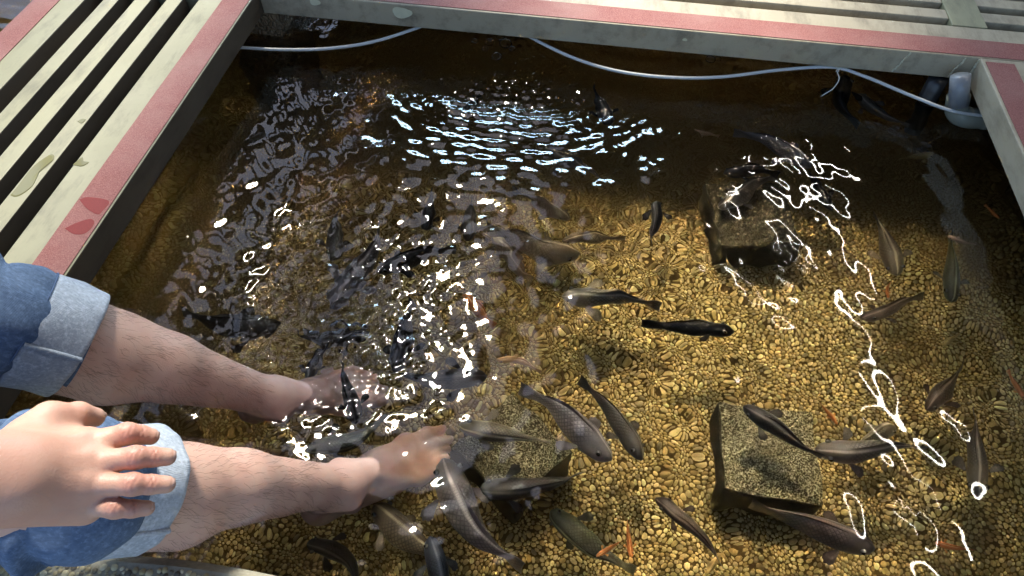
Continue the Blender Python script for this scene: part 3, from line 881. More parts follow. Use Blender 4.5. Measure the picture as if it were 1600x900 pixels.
    # eyes
    for sg in (1, -1):
        p, t, sd_, up = frame(.105); wd = np.interp(.105, S_, WW[shape]) * L * fat; h = np.interp(.105, S_, HH[shape]) * L
        r_ = (.026 if shape == 'tilapia' else .021) * L
        c = p + sd_ * sg * (wd * .86) + up * h * .34
        nrm = unit(sd_ * sg + up * .35 - t * .15)
        bm = bmesh.new(); bmesh.ops.create_uvsphere(bm, u_segments=10, v_segments=6, radius=r_)
        eo = bm_obj('eye', bm, M['eye_ring'], root, smooth=True); eo.location = tuple(c)
        bm = bmesh.new(); bmesh.ops.create_uvsphere(bm, u_segments=10, v_segments=6, radius=r_ * .72)
        pu = bm_obj('pupil', bm, M['pupil'], eo, smooth=True); pu.location = tuple(nrm * r_ * .42)
    return root

T = 'tilapia'
fish(T, [(957, 717), (925, 690), (868, 640), (812, 610)], .10, 'violet', 'grey brown fish slanting down to the right, between two granite blocks')
fish(T, [(1005, 716), (972, 665), (935, 622), (903, 596)], .14, 'dark', 'slender dark fish right beside the grey brown slanting fish', shape='slim')
fish(T, [(1160, 634), (1205, 662), (1245, 690), (1285, 712)], .10, 'dark', 'big eyed dark fish crossing the top of the square granite block')
fish(T, [(1276, 702), (1330, 704), (1390, 698), (1445, 702)], .13, 'grey', 'grey fish pointing left, nose at the right edge of the square block')
fish(T, [(1368, 858), (1310, 838), (1245, 812), (1176, 786)], .09, 'brown', 'reddish brown fish in front of the square granite block')
fish(T, [(694, 716), (712, 770), (745, 835), (812, 888)], .07, 'violet', 'long grey fish with raised back fin, snout touching the foot', fat=1.15)
fish(T, [(718, 664), (760, 674), (805, 680), (858, 687)], .06, 'gold', 'golden scaled fish nosing the bare toes', roll=-.5)
fish(T, [(748, 766), (800, 764), (850, 756), (908, 735)], .09, 'dark', 'dark fish pointing left across the cornerwise granite block', roll=-.35)
fish(T, [(856, 798), (895, 830), (935, 858), (992, 892)], .20, 'olive', 'olive green fish on its side above two small orange fish', roll=-.7)
fish(T, [(1028, 776), (1062, 805), (1098, 842), (1130, 888)], .16, 'brown', 'thin dark brown fish slanting towards the bottom edge, right of centre', shape='slim')
fish(T, [(585, 786), (618, 822), (652, 852), (700, 886)], .10, 'tan', 'stout tan scaled fish just below the ankle', fat=1.25)
fish(T, [(672, 838), (682, 880), (694, 930), (720, 985)], .05, 'slate', 'blue black fish coming up head first at the bottom edge')
fish(T, [(478, 850), (515, 858), (545, 882), (562, 930)], .12, 'dark', 'dim arched dark fish in the shadow beside the pebbled ledge')
fish(T, [(877, 460), (925, 464), (980, 464), (1030, 478)], .18, 'pale', 'pale grey fish pointing left in the middle of the pool')
fish(T, [(1147, 514), (1100, 510), (1055, 511), (1006, 506)], .14, 'black', 'black fish pointing right, alone over bright pebbles', shape='slim', fat=1.1)
fish(T, [(852, 228), (880, 246), (910, 260), (945, 285)], .20, 'grey', 'dim grey fish pointing left in the brown water far out')
fish(T, [(1268, 260), (1232, 236), (1195, 218), (1146, 209)], .08, 'violet', 'dark grey fish swimming right, far out near the right')
fish(T, [(1128, 272), (1160, 267), (1185, 266), (1215, 274)], .12, 'black', 'short black fish over the murky far block')
fish(T, [(1122, 322), (1150, 306), (1180, 288), (1215, 276)], .19, 'grey', 'blurred grey fish hanging over the murky far block')
fish(T, [(1402, 430), (1392, 400), (1378, 365), (1362, 335)], .16, 'tan', 'pale tan fish heading down, right of the white squiggle', fat=1.1)
fish(T, [(1484, 470), (1484, 440), (1487, 405), (1486, 365)], .17, 'olive', 'dark greenish fish upright in the picture, under a small peach fish', shape='slim')
fish(T, [(1348, 502), (1378, 488), (1408, 474), (1440, 462)], .20, 'brown', 'brown fish pointing left at the right, beside a small red fish', shape='slim', fat=1.2)
fish(T, [(1531, 775), (1528, 735), (1524, 695), (1520, 640)], .19, 'grey', 'grey fish pointing down at the lower right edge')
fish(T, [(1446, 640), (1465, 620), (1485, 600), (1505, 570)], .20, 'brown', 'brown grey fish slanting up to the right near the right edge')
fish(T, [(952, 194), (944, 175), (937, 158), (928, 134)], .05, 'black', 'black fish pointing down below the blue white ripples', fat=1.2)
fish(T, [(718, 188), (730, 172), (742, 156), (756, 138)], .12, 'dark', 'dim dark fish below the left part of the blue white ripples')
fish(T, [(666, 361), (668, 342), (672, 322), (677, 294)], .12, 'black', 'left one of two small upright black fish', fat=1.2)
fish(T, [(735, 375), (735, 355), (736, 335), (737, 308)], .15, 'dark', 'right one of two small upright dark fish', fat=1.3)
fish(T, [(1028, 312), (1027, 335), (1024, 358), (1020, 382)], .17, 'slate', 'blue grey upright fish left of the murky far block', fat=1.1)
fish(T, [(905, 395), (860, 394), (810, 376), (758, 352)], .26, 'grey', 'large blurred grey fish behind the small tan fish', fat=1.3)
fish(T, [(875, 374), (905, 370), (940, 368), (975, 372)], .18, 'tan', 'small tan fish pointing left in front of a blurred grey one', shape='slim', fat=1.2)
fish(T, [(517, 478), (545, 440), (575, 400), (592, 352)], .10, 'violet', 'long dark violet fish under the glints, tail bent up', fat=1.1)
fish(T, [(586, 424), (625, 410), (665, 398), (712, 392)], .09, 'black', 'black fish pointing left among the glints')
fish(T, [(518, 408), (522, 385), (526, 360), (530, 325)], .15, 'dark', 'dim dark fish left of the long violet fish', fat=1.2)
fish(T, [(618, 580), (627, 548), (634, 515), (646, 472)], .07, 'black', 'upright black fish above the toes of the far foot')
fish(T, [(760, 588), (715, 592), (665, 594), (612, 582)], .06, 'black', 'big black fish pointing right beyond the far toes', fat=1.15)
fish(T, [(556, 662), (550, 632), (542, 600), (536, 566)], .03, 'black', 'black fish lying across the far foot')
fish(T, [(478, 704), (515, 696), (555, 684), (604, 650)], .06, 'olive', 'olive scaled fish between the two feet', roll=-.7)
fish(T, [(436, 506), (395, 512), (345, 504), (285, 486)], .14, 'black', 'dim black fish in the dark water behind the far leg', fat=1.2)
fish(T, [(575, 512), (540, 528), (500, 530), (458, 512)], .11, 'black', 'black fish pointing right under the thickest glints')
fish(T, [(478, 602), (488, 575), (500, 552), (520, 528)], .08, 'slate', 'slate dark fish with its nose at the far ankle', fat=1.1)
fish(T, [(1322, 118), (1316, 142), (1314, 168), (1338, 196)], .06, 'black', 'curved black fish near the dangling white cord')
fish(T, [(1340, 146), (1362, 166), (1388, 184), (1418, 196)], .09, 'grey', 'grey fish crossing the curved black one, near the drain pipe')
fish(T, [(888, 338), (860, 326), (832, 308), (800, 296)], .24, 'grey', 'faint grey fish in the middle distance, pointing right')
fish(T, [(1300, 330), (1285, 300), (1272, 280), (1262, 258)], .22, 'slate', 'dim slate fish beside the small ripple rings')
fish(T, [(1400, 668), (1378, 676), (1350, 690), (1318, 700)], .24, 'pale', 'faint pale fish behind the tail of the grey fish at right')
fish(T, [(772, 366), (786, 392), (806, 416), (828, 440)], .28, 'grey', 'faint grey fish under the large blurred one', fat=1.1)

G = 'small coloured fish in the pool'
def small(pix, depth, color, label): fish('small_fish', pix, depth, color, label, group=G, shape='slim', fat=1.1)
small([(727, 458), (742, 474), (756, 490), (772, 508)], .14, 'orange', 'orange brown small fish left of the pool middle')
small([(1145, 436), (1143, 424), (1138, 412), (1134, 398)], .12, 'sand', 'tiny sand coloured fish against the dark side of the far block')
small([(931, 868), (944, 860), (956, 852), (972, 842)], .12, 'orange', 'bright orange small fish pointing left at the bottom')
small([(987, 872), (985, 854), (983, 836), (982, 812)], .12, 'orange', 'upright bright orange small fish at the bottom')
small([(1480, 368), (1496, 374), (1510, 378), (1526, 380)], .10, 'peach', 'small peach fish above the greenish fish at right')
small([(1562, 342), (1555, 336), (1547, 328), (1540, 320)], .14, 'orange', 'small yellow orange fish near the right beam')
small([(1606, 626), (1596, 612), (1586, 596), (1576, 578)], .13, 'orange', 'small orange fish cut by the right edge of the picture')
small([(1309, 664), (1302, 654), (1292, 644), (1282, 632)], .16, 'orange', 'small orange fish just right of the square block top')
small([(1462, 848), (1482, 854), (1500, 858), (1522, 862)], .16, 'orange', 'small red orange fish crossed by a white squiggle at lower right')
small([(1100, 900), (1112, 886), (1122, 876), (1138, 862)], .22, 'sand', 'small sand coloured fish at the bottom edge by the thin brown fish')
small([(1084, 202), (1098, 206), (1110, 208), (1124, 212)], .14, 'peach', 'small pale fish left of the far dark grey fish')
small([(1456, 240), (1440, 243), (1424, 245), (1404, 249)], .16, 'sand', 'small tan fish far out at right below the drain pipe')
small([(1388, 464), (1386, 456), (1388, 448), (1394, 440)], .20, 'orange', 'tiny red fish beside the brown fish at right')
small([(1474, 544), (1482, 534), (1492, 524), (1504, 514)], .22, 'sand', 'small sand coloured fish at right, below the white squiggles')
small([(778, 556), (798, 560), (818, 566), (846, 578)], .18, 'peach', 'pale peach fish right of the big black fish')
# ------------------------------------------------------------------ the person: smooth skin grown from blended round cones
class Field:
    def __init__(s, lo, hi, h):
        s.lo = np.array(lo, float); s.h = h
        s.n = np.ceil((np.array(hi) - s.lo) / h).astype(int) + 1
        s.D = np.full(s.n, 1.0, np.float32)
    def _sub(s, lo, hi):
        a = np.clip(np.floor((lo - s.lo) / s.h).astype(int), 0, s.n - 1); b = np.clip(np.ceil((hi - s.lo) / s.h).astype(int) + 1, 1, s.n)
        g = [s.lo[k] + s.h * np.arange(a[k], b[k]) for k in range(3)]
        return a, b, np.meshgrid(*g, indexing='ij')
    def _blend(s, a, b, d, k):
        v = s.D[a[0]:b[0], a[1]:b[1], a[2]:b[2]]
        hh = np.clip(.5 + .5 * (v - d) / k, 0, 1)
        v[:] = v * (1 - hh) + d * hh - k * hh * (1 - hh)
    def cone(s, p, q, r0, r1, k=.012, flat=None, fk=1.0):
        """round cone p-q; flat: axis along which the section is squeezed by fk"""
        p, q = np.asarray(p, float), np.asarray(q, float); R = max(r0, r1) * max(1, 1 / fk if fk < 1 else fk) + k + .004
        a, b, (X, Y, Z) = s._sub(np.minimum(p, q) - R, np.maximum(p, q) + R)
        if X.size == 0: return
        d = q - p; L2 = max(d @ d, 1e-9)
        dx, dy, dz = X - p[0], Y - p[1], Z - p[2]
        t = np.clip((dx * d[0] + dy * d[1] + dz * d[2]) / L2, 0, 1)
        ex, ey_, ez = dx - t * d[0], dy - t * d[1], dz - t * d[2]
        if flat is not None:
            f = unit(flat); m_ = ex * f[0] + ey_ * f[1] + ez * f[2]; g_ = (1 / fk - 1)
            ex, ey_, ez = ex + f[0] * m_ * g_, ey_ + f[1] * m_ * g_, ez + f[2] * m_ * g_
        s._blend(a, b, (np.sqrt(ex * ex + ey_ * ey_ + ez * ez) - (r0 + (r1 - r0) * t)).astype(np.float32), k)
    def ball(s, c, r, k=.012, flat=None, fk=1.0): s.cone(c, np.asarray(c, float) + 1e-5, r, r, k, flat, fk)
    def mesh(s):
        D = s.D; S = D < 0
        n = np.array(D.shape)
        c = np.zeros(n - 1, np.int8)
        for i in (0, 1):
            for j in (0, 1):
                for k in (0, 1): c += S[i:n[0] - 1 + i, j:n[1] - 1 + j, k:n[2] - 1 + k]
        act = np.argwhere((c > 0) & (c < 8)); idx = -np.ones(n - 1, np.int64); idx[tuple(act.T)] = np.arange(len(act))
        acc = np.zeros((len(act), 3)); cnt = np.zeros(len(act))
        corners = [(i, j, k) for i in (0, 1) for j in (0, 1) for k in (0, 1)]
        for ax in range(3):
            for o in corners:
                if o[ax]: continue
                o2 = list(o); o2[ax] = 1
                p = act + np.array(o); q = act + np.array(o2)
                d0 = D[tuple(p.T)]; d1 = D[tuple(q.T)]; m_ = (d0 < 0) != (d1 < 0)
                t = np.where(m_, d0 / np.where(d0 - d1 == 0, 1, d0 - d1), 0)
                pt = np.array(o)[None] + t[:, None] * np.eye(3)[ax]
                acc[m_] += pt[m_]; cnt[m_] += 1
        V = s.lo + s.h * (act + acc / np.maximum(cnt, 1)[:, None])
        F = []
        for ax in range(3):
            sl0 = [slice(None)] * 3; sl1 = [slice(None)] * 3; sl0[ax] = slice(0, -1); sl1[ax] = slice(1, None)
            e = np.argwhere(S[tuple(sl0)] != S[tuple(sl1)])
            u, v = (ax + 1) % 3, (ax + 2) % 3
            e = e[(e[:, u] > 0) & (e[:, v] > 0) & (e[:, u] < n[u] - 1) & (e[:, v] < n[v] - 1)]
            du, dv = np.eye(3, dtype=int)[u], np.eye(3, dtype=int)[v]
            q = np.stack([idx[tuple((e - a * du - b * dv).T)] for a, b in ((1, 1), (0, 1), (0, 0), (1, 0))], 1)
            ins = S[tuple(e.T)]; q[~ins] = q[~ins][:, ::-1]
            F.append(q)
        F = np.concatenate(F); F = F[(F >= 0).all(1)]
        return V, F

def smooth_v(V, F, it=2, lam=.5):
    E_ = np.concatenate([F[:, [0, 1]], F[:, [1, 2]], F[:, [2, 3]], F[:, [3, 0]]]); deg = np.bincount(E_.ravel(), minlength=len(V))
    for _ in range(it):
        for l in (lam, -lam * 1.02):
            A = np.zeros_like(V)
            for k in range(3):
                A[:, k] = np.bincount(E_[:, 0], V[E_[:, 1], k], len(V)) + np.bincount(E_[:, 1], V[E_[:, 0], k], len(V))
            V = V + l * (A / np.maximum(deg, 1)[:, None] - V)
    return V

def mat_skin(name, base, red, ruddy=.35):
    b = NB(name, .48, .45)
    n1 = b.noise(28, 5, .6); n2 = b.noise(7, 3, .5); n3 = b.noise(420, 3, .6); n4 = b.voro(520, 'F1', 'Distance')
    c = b.mix(b.math('MULTIPLY', b.fr(n1, .38, .7), ruddy), base, red)
    c = b.mix(b.math('MULTIPLY', b.fr(n2, .4, .7), .35), c, tuple(x * .82 for x in base))
    vein = b.noise(16, 2, .5, dist=.8)
    vf = b.math('SUBTRACT', 1.0, b.fr(b.math('ABSOLUTE', b.math('SUBTRACT', vein, .5)), 0, .03))
    c = b.mix(b.math('MULTIPLY', vf, .10), c, (.30, .30, .30))
    ta = b.n('ShaderNodeAttribute'); ta.attribute_name = 'pcol'
    c = b.mix(1.0, c, ta.outputs['Color'], 'MULTIPLY')
    b.color(c)
    b.b.inputs['Subsurface Weight'].default_value = .18; b.b.inputs['Subsurface Radius'].default_value = (.012, .005, .003); b.b.inputs['Subsurface Scale'].default_value = .6
    x = b.bump(n4, .25, .0006); b.bump(n1, .12, .003, x)
    return b.m
M['skin'] = mat_skin('leg_and_hand_skin', (.56, .365, .29), (.50, .25, .195), .45)
b_ = NB('finger_nail', .3, .5); b_.color((.56, .36, .30)); M['nail'] = b_.m
b_ = NB('leg_hair', .5, .3); b_.color((.05, .032, .022)); M['hair'] = b_.m

person = tag(empty('person', (-.95, .2, LZ)), 'person in rolled blue jeans, bare feet in the pool, hand on near knee', 'person')
INV = Matrix.Translation(person.location).inverted()
def own(o):
    o.parent = person; o.matrix_parent_inverse = INV; return o

K_R = at(72, 766, .365); A_R = at(538, 757, .0); T_R = under(716, 676, .085)
K_L = at(-8, 498, .31); A_L = at(432, 622, -.005); T_L = under(604, 590, .06)
HIP_R = K_R + np.array([-.40, -.07, -.09]); HIP_L = K_L + np.array([-.40, -.10, -.05])
print('shin', np.linalg.norm(K_R - A_R), np.linalg.norm(K_L - A_L), 'foot', np.linalg.norm(A_R - T_R), np.linalg.norm(A_L - T_L), K_R, A_R, T_R, K_L, A_L, T_L)

def leg_field(K, A, Tt, big_side, ws=1.0, h=.0034):
    lo = np.minimum(np.minimum(K, A), Tt) - .13; hi = np.maximum(np.maximum(K, A), Tt) + .11
    f = Field(lo, hi, h)
    t = unit(A - K); L = np.linalg.norm(A - K)
    bk = np.array([0, 0, -1.0]); bk = unit(bk - t * (bk @ t)); sd_ = np.cross(t, bk)
    P = lambda s, b=0., w_=0.: K + t * L * s + bk * b + sd_ * w_
    k = .03
    f.cone(P(-.05), P(.14), .066 * ws, .064 * ws, k)
    f.cone(P(.14), P(.55, -.004), .063 * ws, .045 * ws, k)                 # shin
    f.cone(P(.55, -.004), P(1.0, 0), .045 * ws, .031, k)
    f.cone(P(.10, .016, .012), P(.38, .022, .016), .052 * ws, .056 * ws, k)   # calf, two bellies
    f.cone(P(.12, .014, -.014), P(.36, .020, -.018), .050 * ws, .052 * ws, k)
    f.cone(P(.38, .020), P(.70, .010), .052 * ws, .031 * ws, k)
    f.cone(P(.66, .012), P(1.0, .022), .026, .018, k)            # heel cord
    # foot frame
    fw = unit(Tt - A); up = -bk * .9 + np.array([0, 0, .6]); up = unit(up - fw * (up @ fw)); sx = np.cross(up, fw) * big_side
    FL = np.linalg.norm(Tt - A)
    q = lambda x, y, z: A + fw * x * FL + sx * y * 1.22 + up * z
    f.ball(q(.02, .028, -.004), .017, .014); f.ball(q(.0, -.028, -.010), .017, .014)       # ankle bones
    f.cone(q(-.02, 0, -.004), q(-.17, -.002, -.046), .032, .029, .02)       # heel
    f.cone(q(0, 0, 0), q(.40, .006, -.012), .034, .027, .025)               # instep
    f.cone(q(-.12, -.004, -.052), q(.40, -.018, -.048), .025, .019, .02)    # sole, outer side
    f.cone(q(.30, .012, -.016), q(.66, .024, -.030), .026, .021, .02)
    f.cone(q(.30, -.010, -.026), q(.62, -.026, -.038), .024, .017, .02)
    f.cone(q(.62, .027, -.032), q(.60, -.028, -.040), .0195, .0165, .015)   # ball
    toes = [(.026, .97, .0150, .0132), (.0065, .99, .0108, .0095), (-.0075, .94, .0102, .0090), (-.0205, .885, .0097, .0086), (-.033, .81, .0092, .0082)]
    for i, (y, x1, r0, r1) in enumerate(toes):
        x0 = .66 - .012 * i
        mid_ = q((x0 + x1) / 2 + .02, y * 1.02, -.026 - .002 * i)
        f.cone(q(x0, y, -.034), mid_, r0 * 1.02, r0, .006); f.cone(mid_, q(x1, y * 1.03, -.040), r0 * .96, r1, .004)
    for y, x1 in ((.020, .60), (.004, .60), (-.008, .56), (-.02, .52)):     # tendons on the instep
        f.cone(q(.25, y * .4, -.002 + .006), q(x1, y, -.020), .008, .006, .012)
    nails = []
    for i, (y, x1, r0, r1) in enumerate(toes):
        nails.append((q(x1 - .005, y * 1.03, -.040 + r1 * .86), fw, up, sx, r1 * (.72 if i else .8)))
    return f, nails, (K, t, L)

def nail_mesh(c, fw, up, sx, r, ln=1.1):
    V = []; n = 7
    for i in range(5):
        for j in range(n):
            a = (j / (n - 1) - .5) * 1.7; x = (i / 4 - .55) * 2 * r * ln
            edge_ = 1 - .28 * max(0, (i - 2) / 2) ** 2
            V.append(c + fw * x + sx * math.sin(a) * r * edge_ + up * ((math.cos(a) - 1) * r * .8 - .0010 * (i / 4) + .0006))
    F = [(i * n + j, i * n + j + 1, (i + 1) * n + j + 1, (i + 1) * n + j) for i in range(4) for j in range(n - 1)]
    bm = bmesh.new(); me = bpy.data.meshes.new('t'); me.from_pydata([tuple(v) for v in V], [], F); bm.from_mesh(me); bpy.data.meshes.remove(me)
    r_ = bmesh.ops.solidify(bm, geom=bm.faces[:], thickness=.0008)
    bmesh.ops.recalc_face_normals(bm, faces=bm.faces)
    return bm

skinV, skinF, off = [], [], 0
leg_info = []; nail_list = []
for K, A, Tt, sgn, ws in ((K_R, A_R, T_R, 1, 1.0), (K_L, A_L, T_L, -1, 1.1)):
    f, nl, info = leg_field(K, A, Tt, sgn, ws)
    V, F = f.mesh(); V = smooth_v(V, F, 3)
    leg_info.append((V, F, info)); nail_list += [(x, 'toenail') for x in nl]
    skinV.append(V); skinF.append(F + off); off += len(V)

# --- hand resting on the near knee
JOINTS = []
def hand():
    W0 = at(-70, 742, .575); Wr = at(12, 745, .555)
    mcp = [at(136, 690, .520), at(142, 721, .523), at(138, 756, .520), at(122, 787, .508)]
    pip = [at(199, 678, .516), at(212, 715, .519), at(207, 757, .516), at(180, 794, .503)]
    dip = [at(219, 679, .508), at(238, 714, .510), at(235, 757, .507), at(207, 795, .496)]
    tip = [at(235, 682, .502), at(261, 714, .503), at(260, 757, .500), at(229, 794, .490)]
    r = [(.0110, .0101, .0092, .0083), (.0112, .0103, .0094, .0085), (.0108, .0099, .0091, .0082), (.0098, .0089, .0081, .0073)]
    JOINTS.extend([(pip[i], unit(dip[i] - mcp[i]), r[i][1], .0045) for i in range(4)] + [(dip[i], unit(tip[i] - pip[i]), r[i][2], .0025) for i in range(4)])
    EL = W0 + np.array([-.20, -.03, -.02])
    pts = np.array(mcp + pip + tip + [W0, EL]); f = Field(pts.min(0) - .06, pts.max(0) + .06, .00135)
    dn = np.array([0, 0, -1.0])
    f.cone(EL, W0, .048, .036, .02); f.cone(W0, Wr, .036, .036, .02, flat=(0, 0, 1), fk=.72)
    for i in range(4):
        o = np.array([0, (1.5 - i) * .010, 0])
        f.cone(Wr + o + dn * .002, mcp[i] + dn * .006, .0215, .0128, .020)
        f.cone(Wr + o + dn * .012, mcp[i] + dn * .013, .0185, .0120, .016)
        f.ball(mcp[i] + [0, 0, .0], .0112, .007)                       # knuckle
        f.cone(mcp[i] + dn * .002, pip[i], r[i][0], r[i][1], .0030)
        f.cone(pip[i], dip[i], r[i][1], r[i][2], .003)
        f.cone(dip[i], tip[i], r[i][2], r[i][3], .003)
        f.ball(pip[i] + [0, 0, .0010], r[i][1] * .95, .005)
    for i in range(4):                                                    # tendons
        f.cone(Wr * .6 + mcp[i] * .4 + [0, 0, .0150], mcp[i] + [0, 0, .0085], .0030, .0036, .007)
    t0, t1, t2, t3 = at(32, 700, .535), at(78, 655, .525), at(122, 648, .508), at(148, 652, .494)
    f.cone(t0, t1, .0225, .0165, .018); f.cone(t1, t2, .0145, .0125, .008); f.cone(t2, t3, .0125, .0098, .004)
    f.cone(at(40, 690, .52), at(120, 695, .508), .017, .012, .02)          # web between thumb and index
    nl = []
    for i in range(4):
        fw = unit(tip[i] - dip[i]); up = np.array([0, 0, 1.0]); up = unit(up - fw * (up @ fw))
        nl.append((tip[i] + up * r[i][3] * .80 + fw * .0005, fw, up, np.cross(up, fw), r[i][3] * .74))
    fw = unit(t3 - t2); up = unit(np.array([0, .5, .85])); up = unit(up - fw * (up @ fw))
    nl.append((t3 + up * .0064 + fw * .001, fw, up, np.cross(up, fw), .0078))
    return f, nl, EL
f, nl, ELBOW = hand()
V, F = f.mesh(); V = smooth_v(V, F, 3)
tint_hand = np.tile(np.array([.96, .90, .86]), (len(V), 1))
for c, ax, rr, half in JOINTS:                       # fine creases over the joints, and redder skin there
    d = V - c; a = d @ ax; dist = np.linalg.norm(d - a[:, None] * ax, axis=1); top = np.clip((d[:, 2]) / rr + .1, 0, 1)
    near = (np.abs(a) < .012) & (dist < rr * 1.5)
    cr = sum(np.exp(-((a - o_ * half + .0012 * np.sin(d[:, 1] * 400 + o_ * 3)) / .0007) ** 2) for o_ in (-1, -.4, .3, .9)) * top * near
    V[:, 2] -= .00055 * cr
    g_ = (np.exp(-(a / .009) ** 2) * near * top)[:, None]
    tint_hand = tint_hand * (1 - g_ * np.array([.0, .16, .16])) * (1 - .12 * cr[:, None])
mot = .5 + .5 * np.sin(V[:, 0] * 95 + 2 * np.sin(V[:, 1] * 70)) * np.sin(V[:, 1] * 120 + 1.5 * np.sin(V[:, 0] * 60))
tint_hand = tint_hand * (1 - mot[:, None] * np.array([.02, .07, .08]))
skinV.append(V); skinF.append(F + off); hand_off = off; off += len(V)
nail_list += [(x, 'fingernail') for x in nl]
# --- upper body, mostly under clothes and outside the picture
SH = ELBOW + np.array([-.17, .02, .26]); PEL = (HIP_R + HIP_L) / 2
CH = PEL + np.array([-.30, -.04, .37]); NK = CH + np.array([.0, .0, .17]); HD = NK + np.array([.06, .0, .15])
f = Field(np.minimum(PEL, CH) - .35, np.maximum(HD, PEL) + .25, .009)
f.cone(ELBOW, SH, .042, .055, .03); f.cone(PEL, CH, .13, .15, .05, flat=(1, 0, 0), fk=.75)
f.cone(SH, CH + [0, .0, .08], .06, .09, .05); f.cone(CH + [0, .0, .08], CH + [0, .20, .06], .09, .06, .05)
f.cone(CH, HD, .06, .055, .03); f.cone(HD + [.0, 0, .03], HD + [.03, 0, -.04], .088, .065, .03)
f.ball(HD + [.095, 0, -.01], .016, .02); f.ball(HD + [.02, .085, -.01], .018, .01); f.ball(HD + [.02, -.085, -.01], .018, .01)
V, F = f.mesh(); skinV.append(V); skinF.append(F + off); off += len(V)
body = own(mesh_obj('body', np.concatenate(skinV), np.concatenate(skinF), M['skin'], smooth=True))
tint = np.ones((off, 3)); tint[hand_off:hand_off + len(tint_hand)] = tint_hand
set_pcol(body.data, tint)
for (c, fw, up, sx, r_), nm in nail_list:
    own(bm_obj(nm, nail_mesh(c, fw, up, sx, r_), M['nail'], smooth=True))
# hair and shirt outside the picture
f = Field(HD - .16, HD + .2, .008)
f.cone(HD + [-.02, 0, .05], HD + [-.04, 0, -.02], .098, .080, .03)
V, F = f.mesh(); own(mesh_obj('hair', V, F, M['hair'], smooth=True))
b_ = NB('grey_shirt', .9, .2); b_.color(b_.mix(b_.noise(40, 4), (.20, .21, .23), (.26, .27, .29))); b_.bump(b_.noise(25, 3), .3, .01); M['shirt'] = b_.m
f = Field(np.minimum(PEL, CH) - .36, np.maximum(CH, PEL) + .36, .009)
f.cone(PEL + [0, 0, .02], CH, .155, .168, .05, flat=(1, 0, 0), fk=.8)
f.cone(SH, CH + [0, 0, .08], .075, .105, .05); f.cone(CH + [0, 0, .08], CH + [0, .21, .05], .105, .08, .05); f.cone(SH, SH * .55 + ELBOW * .45, .075, .068, .03)
f.cone(CH + [0, .21, .05], CH + [.08, .27, -.2], .075, .065, .03)
V, F = f.mesh(); own(mesh_obj('shirt', V, F, M['shirt'], smooth=True))

# --- hair on the legs: fine tapered strands
def leg_hair():
    r = np.random.default_rng(3); VV, FF, o = [], [], 0
    for li, (V, F, (K, t, L)) in enumerate(leg_info):
        n = np.zeros_like(V); fn = np.cross(V[F[:, 2]] - V[F[:, 0]], V[F[:, 3]] - V[F[:, 1]])
        for k in range(4):
            for c in range(3): n[:, c] += np.bincount(F[:, k], fn[:, c], len(V))
        n /= np.maximum(np.linalg.norm(n, axis=1), 1e-9)[:, None]
        s = ((V - K) @ t) / L
        pr = np.where((s > .16) & (s < .93), np.where(s < .80, 1.0, .45), 0) * (V[:, 2] > .008)
        pr *= .55 + .9 * (np.sin(V[:, 0] * 60) * np.sin(V[:, 1] * 47 + V[:, 2] * 40) > -.2)
        pick = r.choice(len(V), 1700, p=pr / pr.sum(), replace=False)
        for i in pick:
            p = V[i]; nn = n[i]; sw = unit(np.cross(nn, t))
            tg = unit(t * r.uniform(.6, 1.1) + sw * (.25 * np.sin(p[0] * 30 + p[2] * 25) + r.normal(0, .3))); ln = r.uniform(.008, .022)
            c = r.normal(0, .35)
            pts = [p - nn * .0006, p + tg * ln * .35 + nn * ln * .24, p + tg * ln * .72 + nn * ln * .30 + sw * c * ln * .25, p + tg * ln + nn * ln * .22 + sw * c * ln * .55]
            a = unit(np.cross(tg, nn)); rad = (.00015, .00014, .00011, .00004)
            for q, rr in zip(pts, rad):
                VV += [q + a * rr, q - a * .5 * rr + nn * .87 * rr, q - a * .5 * rr - nn * .87 * rr]
            for k in range(3):
                b = o + 3 * k
                FF += [(b, b + 1, b + 4, b + 3), (b + 1, b + 2, b + 5, b + 4), (b + 2, b, b + 3, b + 5)]
            o += 12
    return own(tag(mesh_obj('leg_hair', np.array(VV), np.array(FF), M['hair']), kind='stuff'))
leg_hair()

# --- jeans: cloth tubes with folds, and a turned-up pale cuff
def mat_denim(name, base, light, weave=1.0):
    b = NB(name, .85, .25)
    tw = b.n('ShaderNodeTexWave'); tw.bands_direction = 'DIAGONAL'; tw.inputs['Scale'].default_value = 330; tw.inputs['Distortion'].default_value = 1.2; tw.inputs['Detail'].default_value = 1
    b.l(b.pos(), tw.inputs['Vector'])
    n1 = b.noise(11, 5, .6); n2 = b.noise(160, 3, .7); st = b.noise(300, 2, .6, src=b.mapped((.12, 1, 1)))
    c = b.mix(b.fr(n1, .36, .68), base, light)
    c = b.mix(b.math('MULTIPLY', b.fr(n2, .48, .72), .45), c, tuple(min(1, x * 1.7 + .02) for x in light))
    c = b.mix(b.math('MULTIPLY', b.fr(st, .45, .7), .4), c, tuple(x * .55 for x in base))
    b.color(c); x = b.bump(tw.outputs['Fac'], .35 * weave, .0008); b.bump(n2, .4, .001, x)
    return b.m
M['denim'] = mat_denim('blue_denim', (.062, .105, .195), (.13, .19, .295))
M['denim_in'] = mat_denim('pale_denim_inside', (.30, .35, .42), (.42, .47, .54))
M['stitch'] = simple('blue_stitching', (.10, .15, .26), .9, .2, .2, 500)

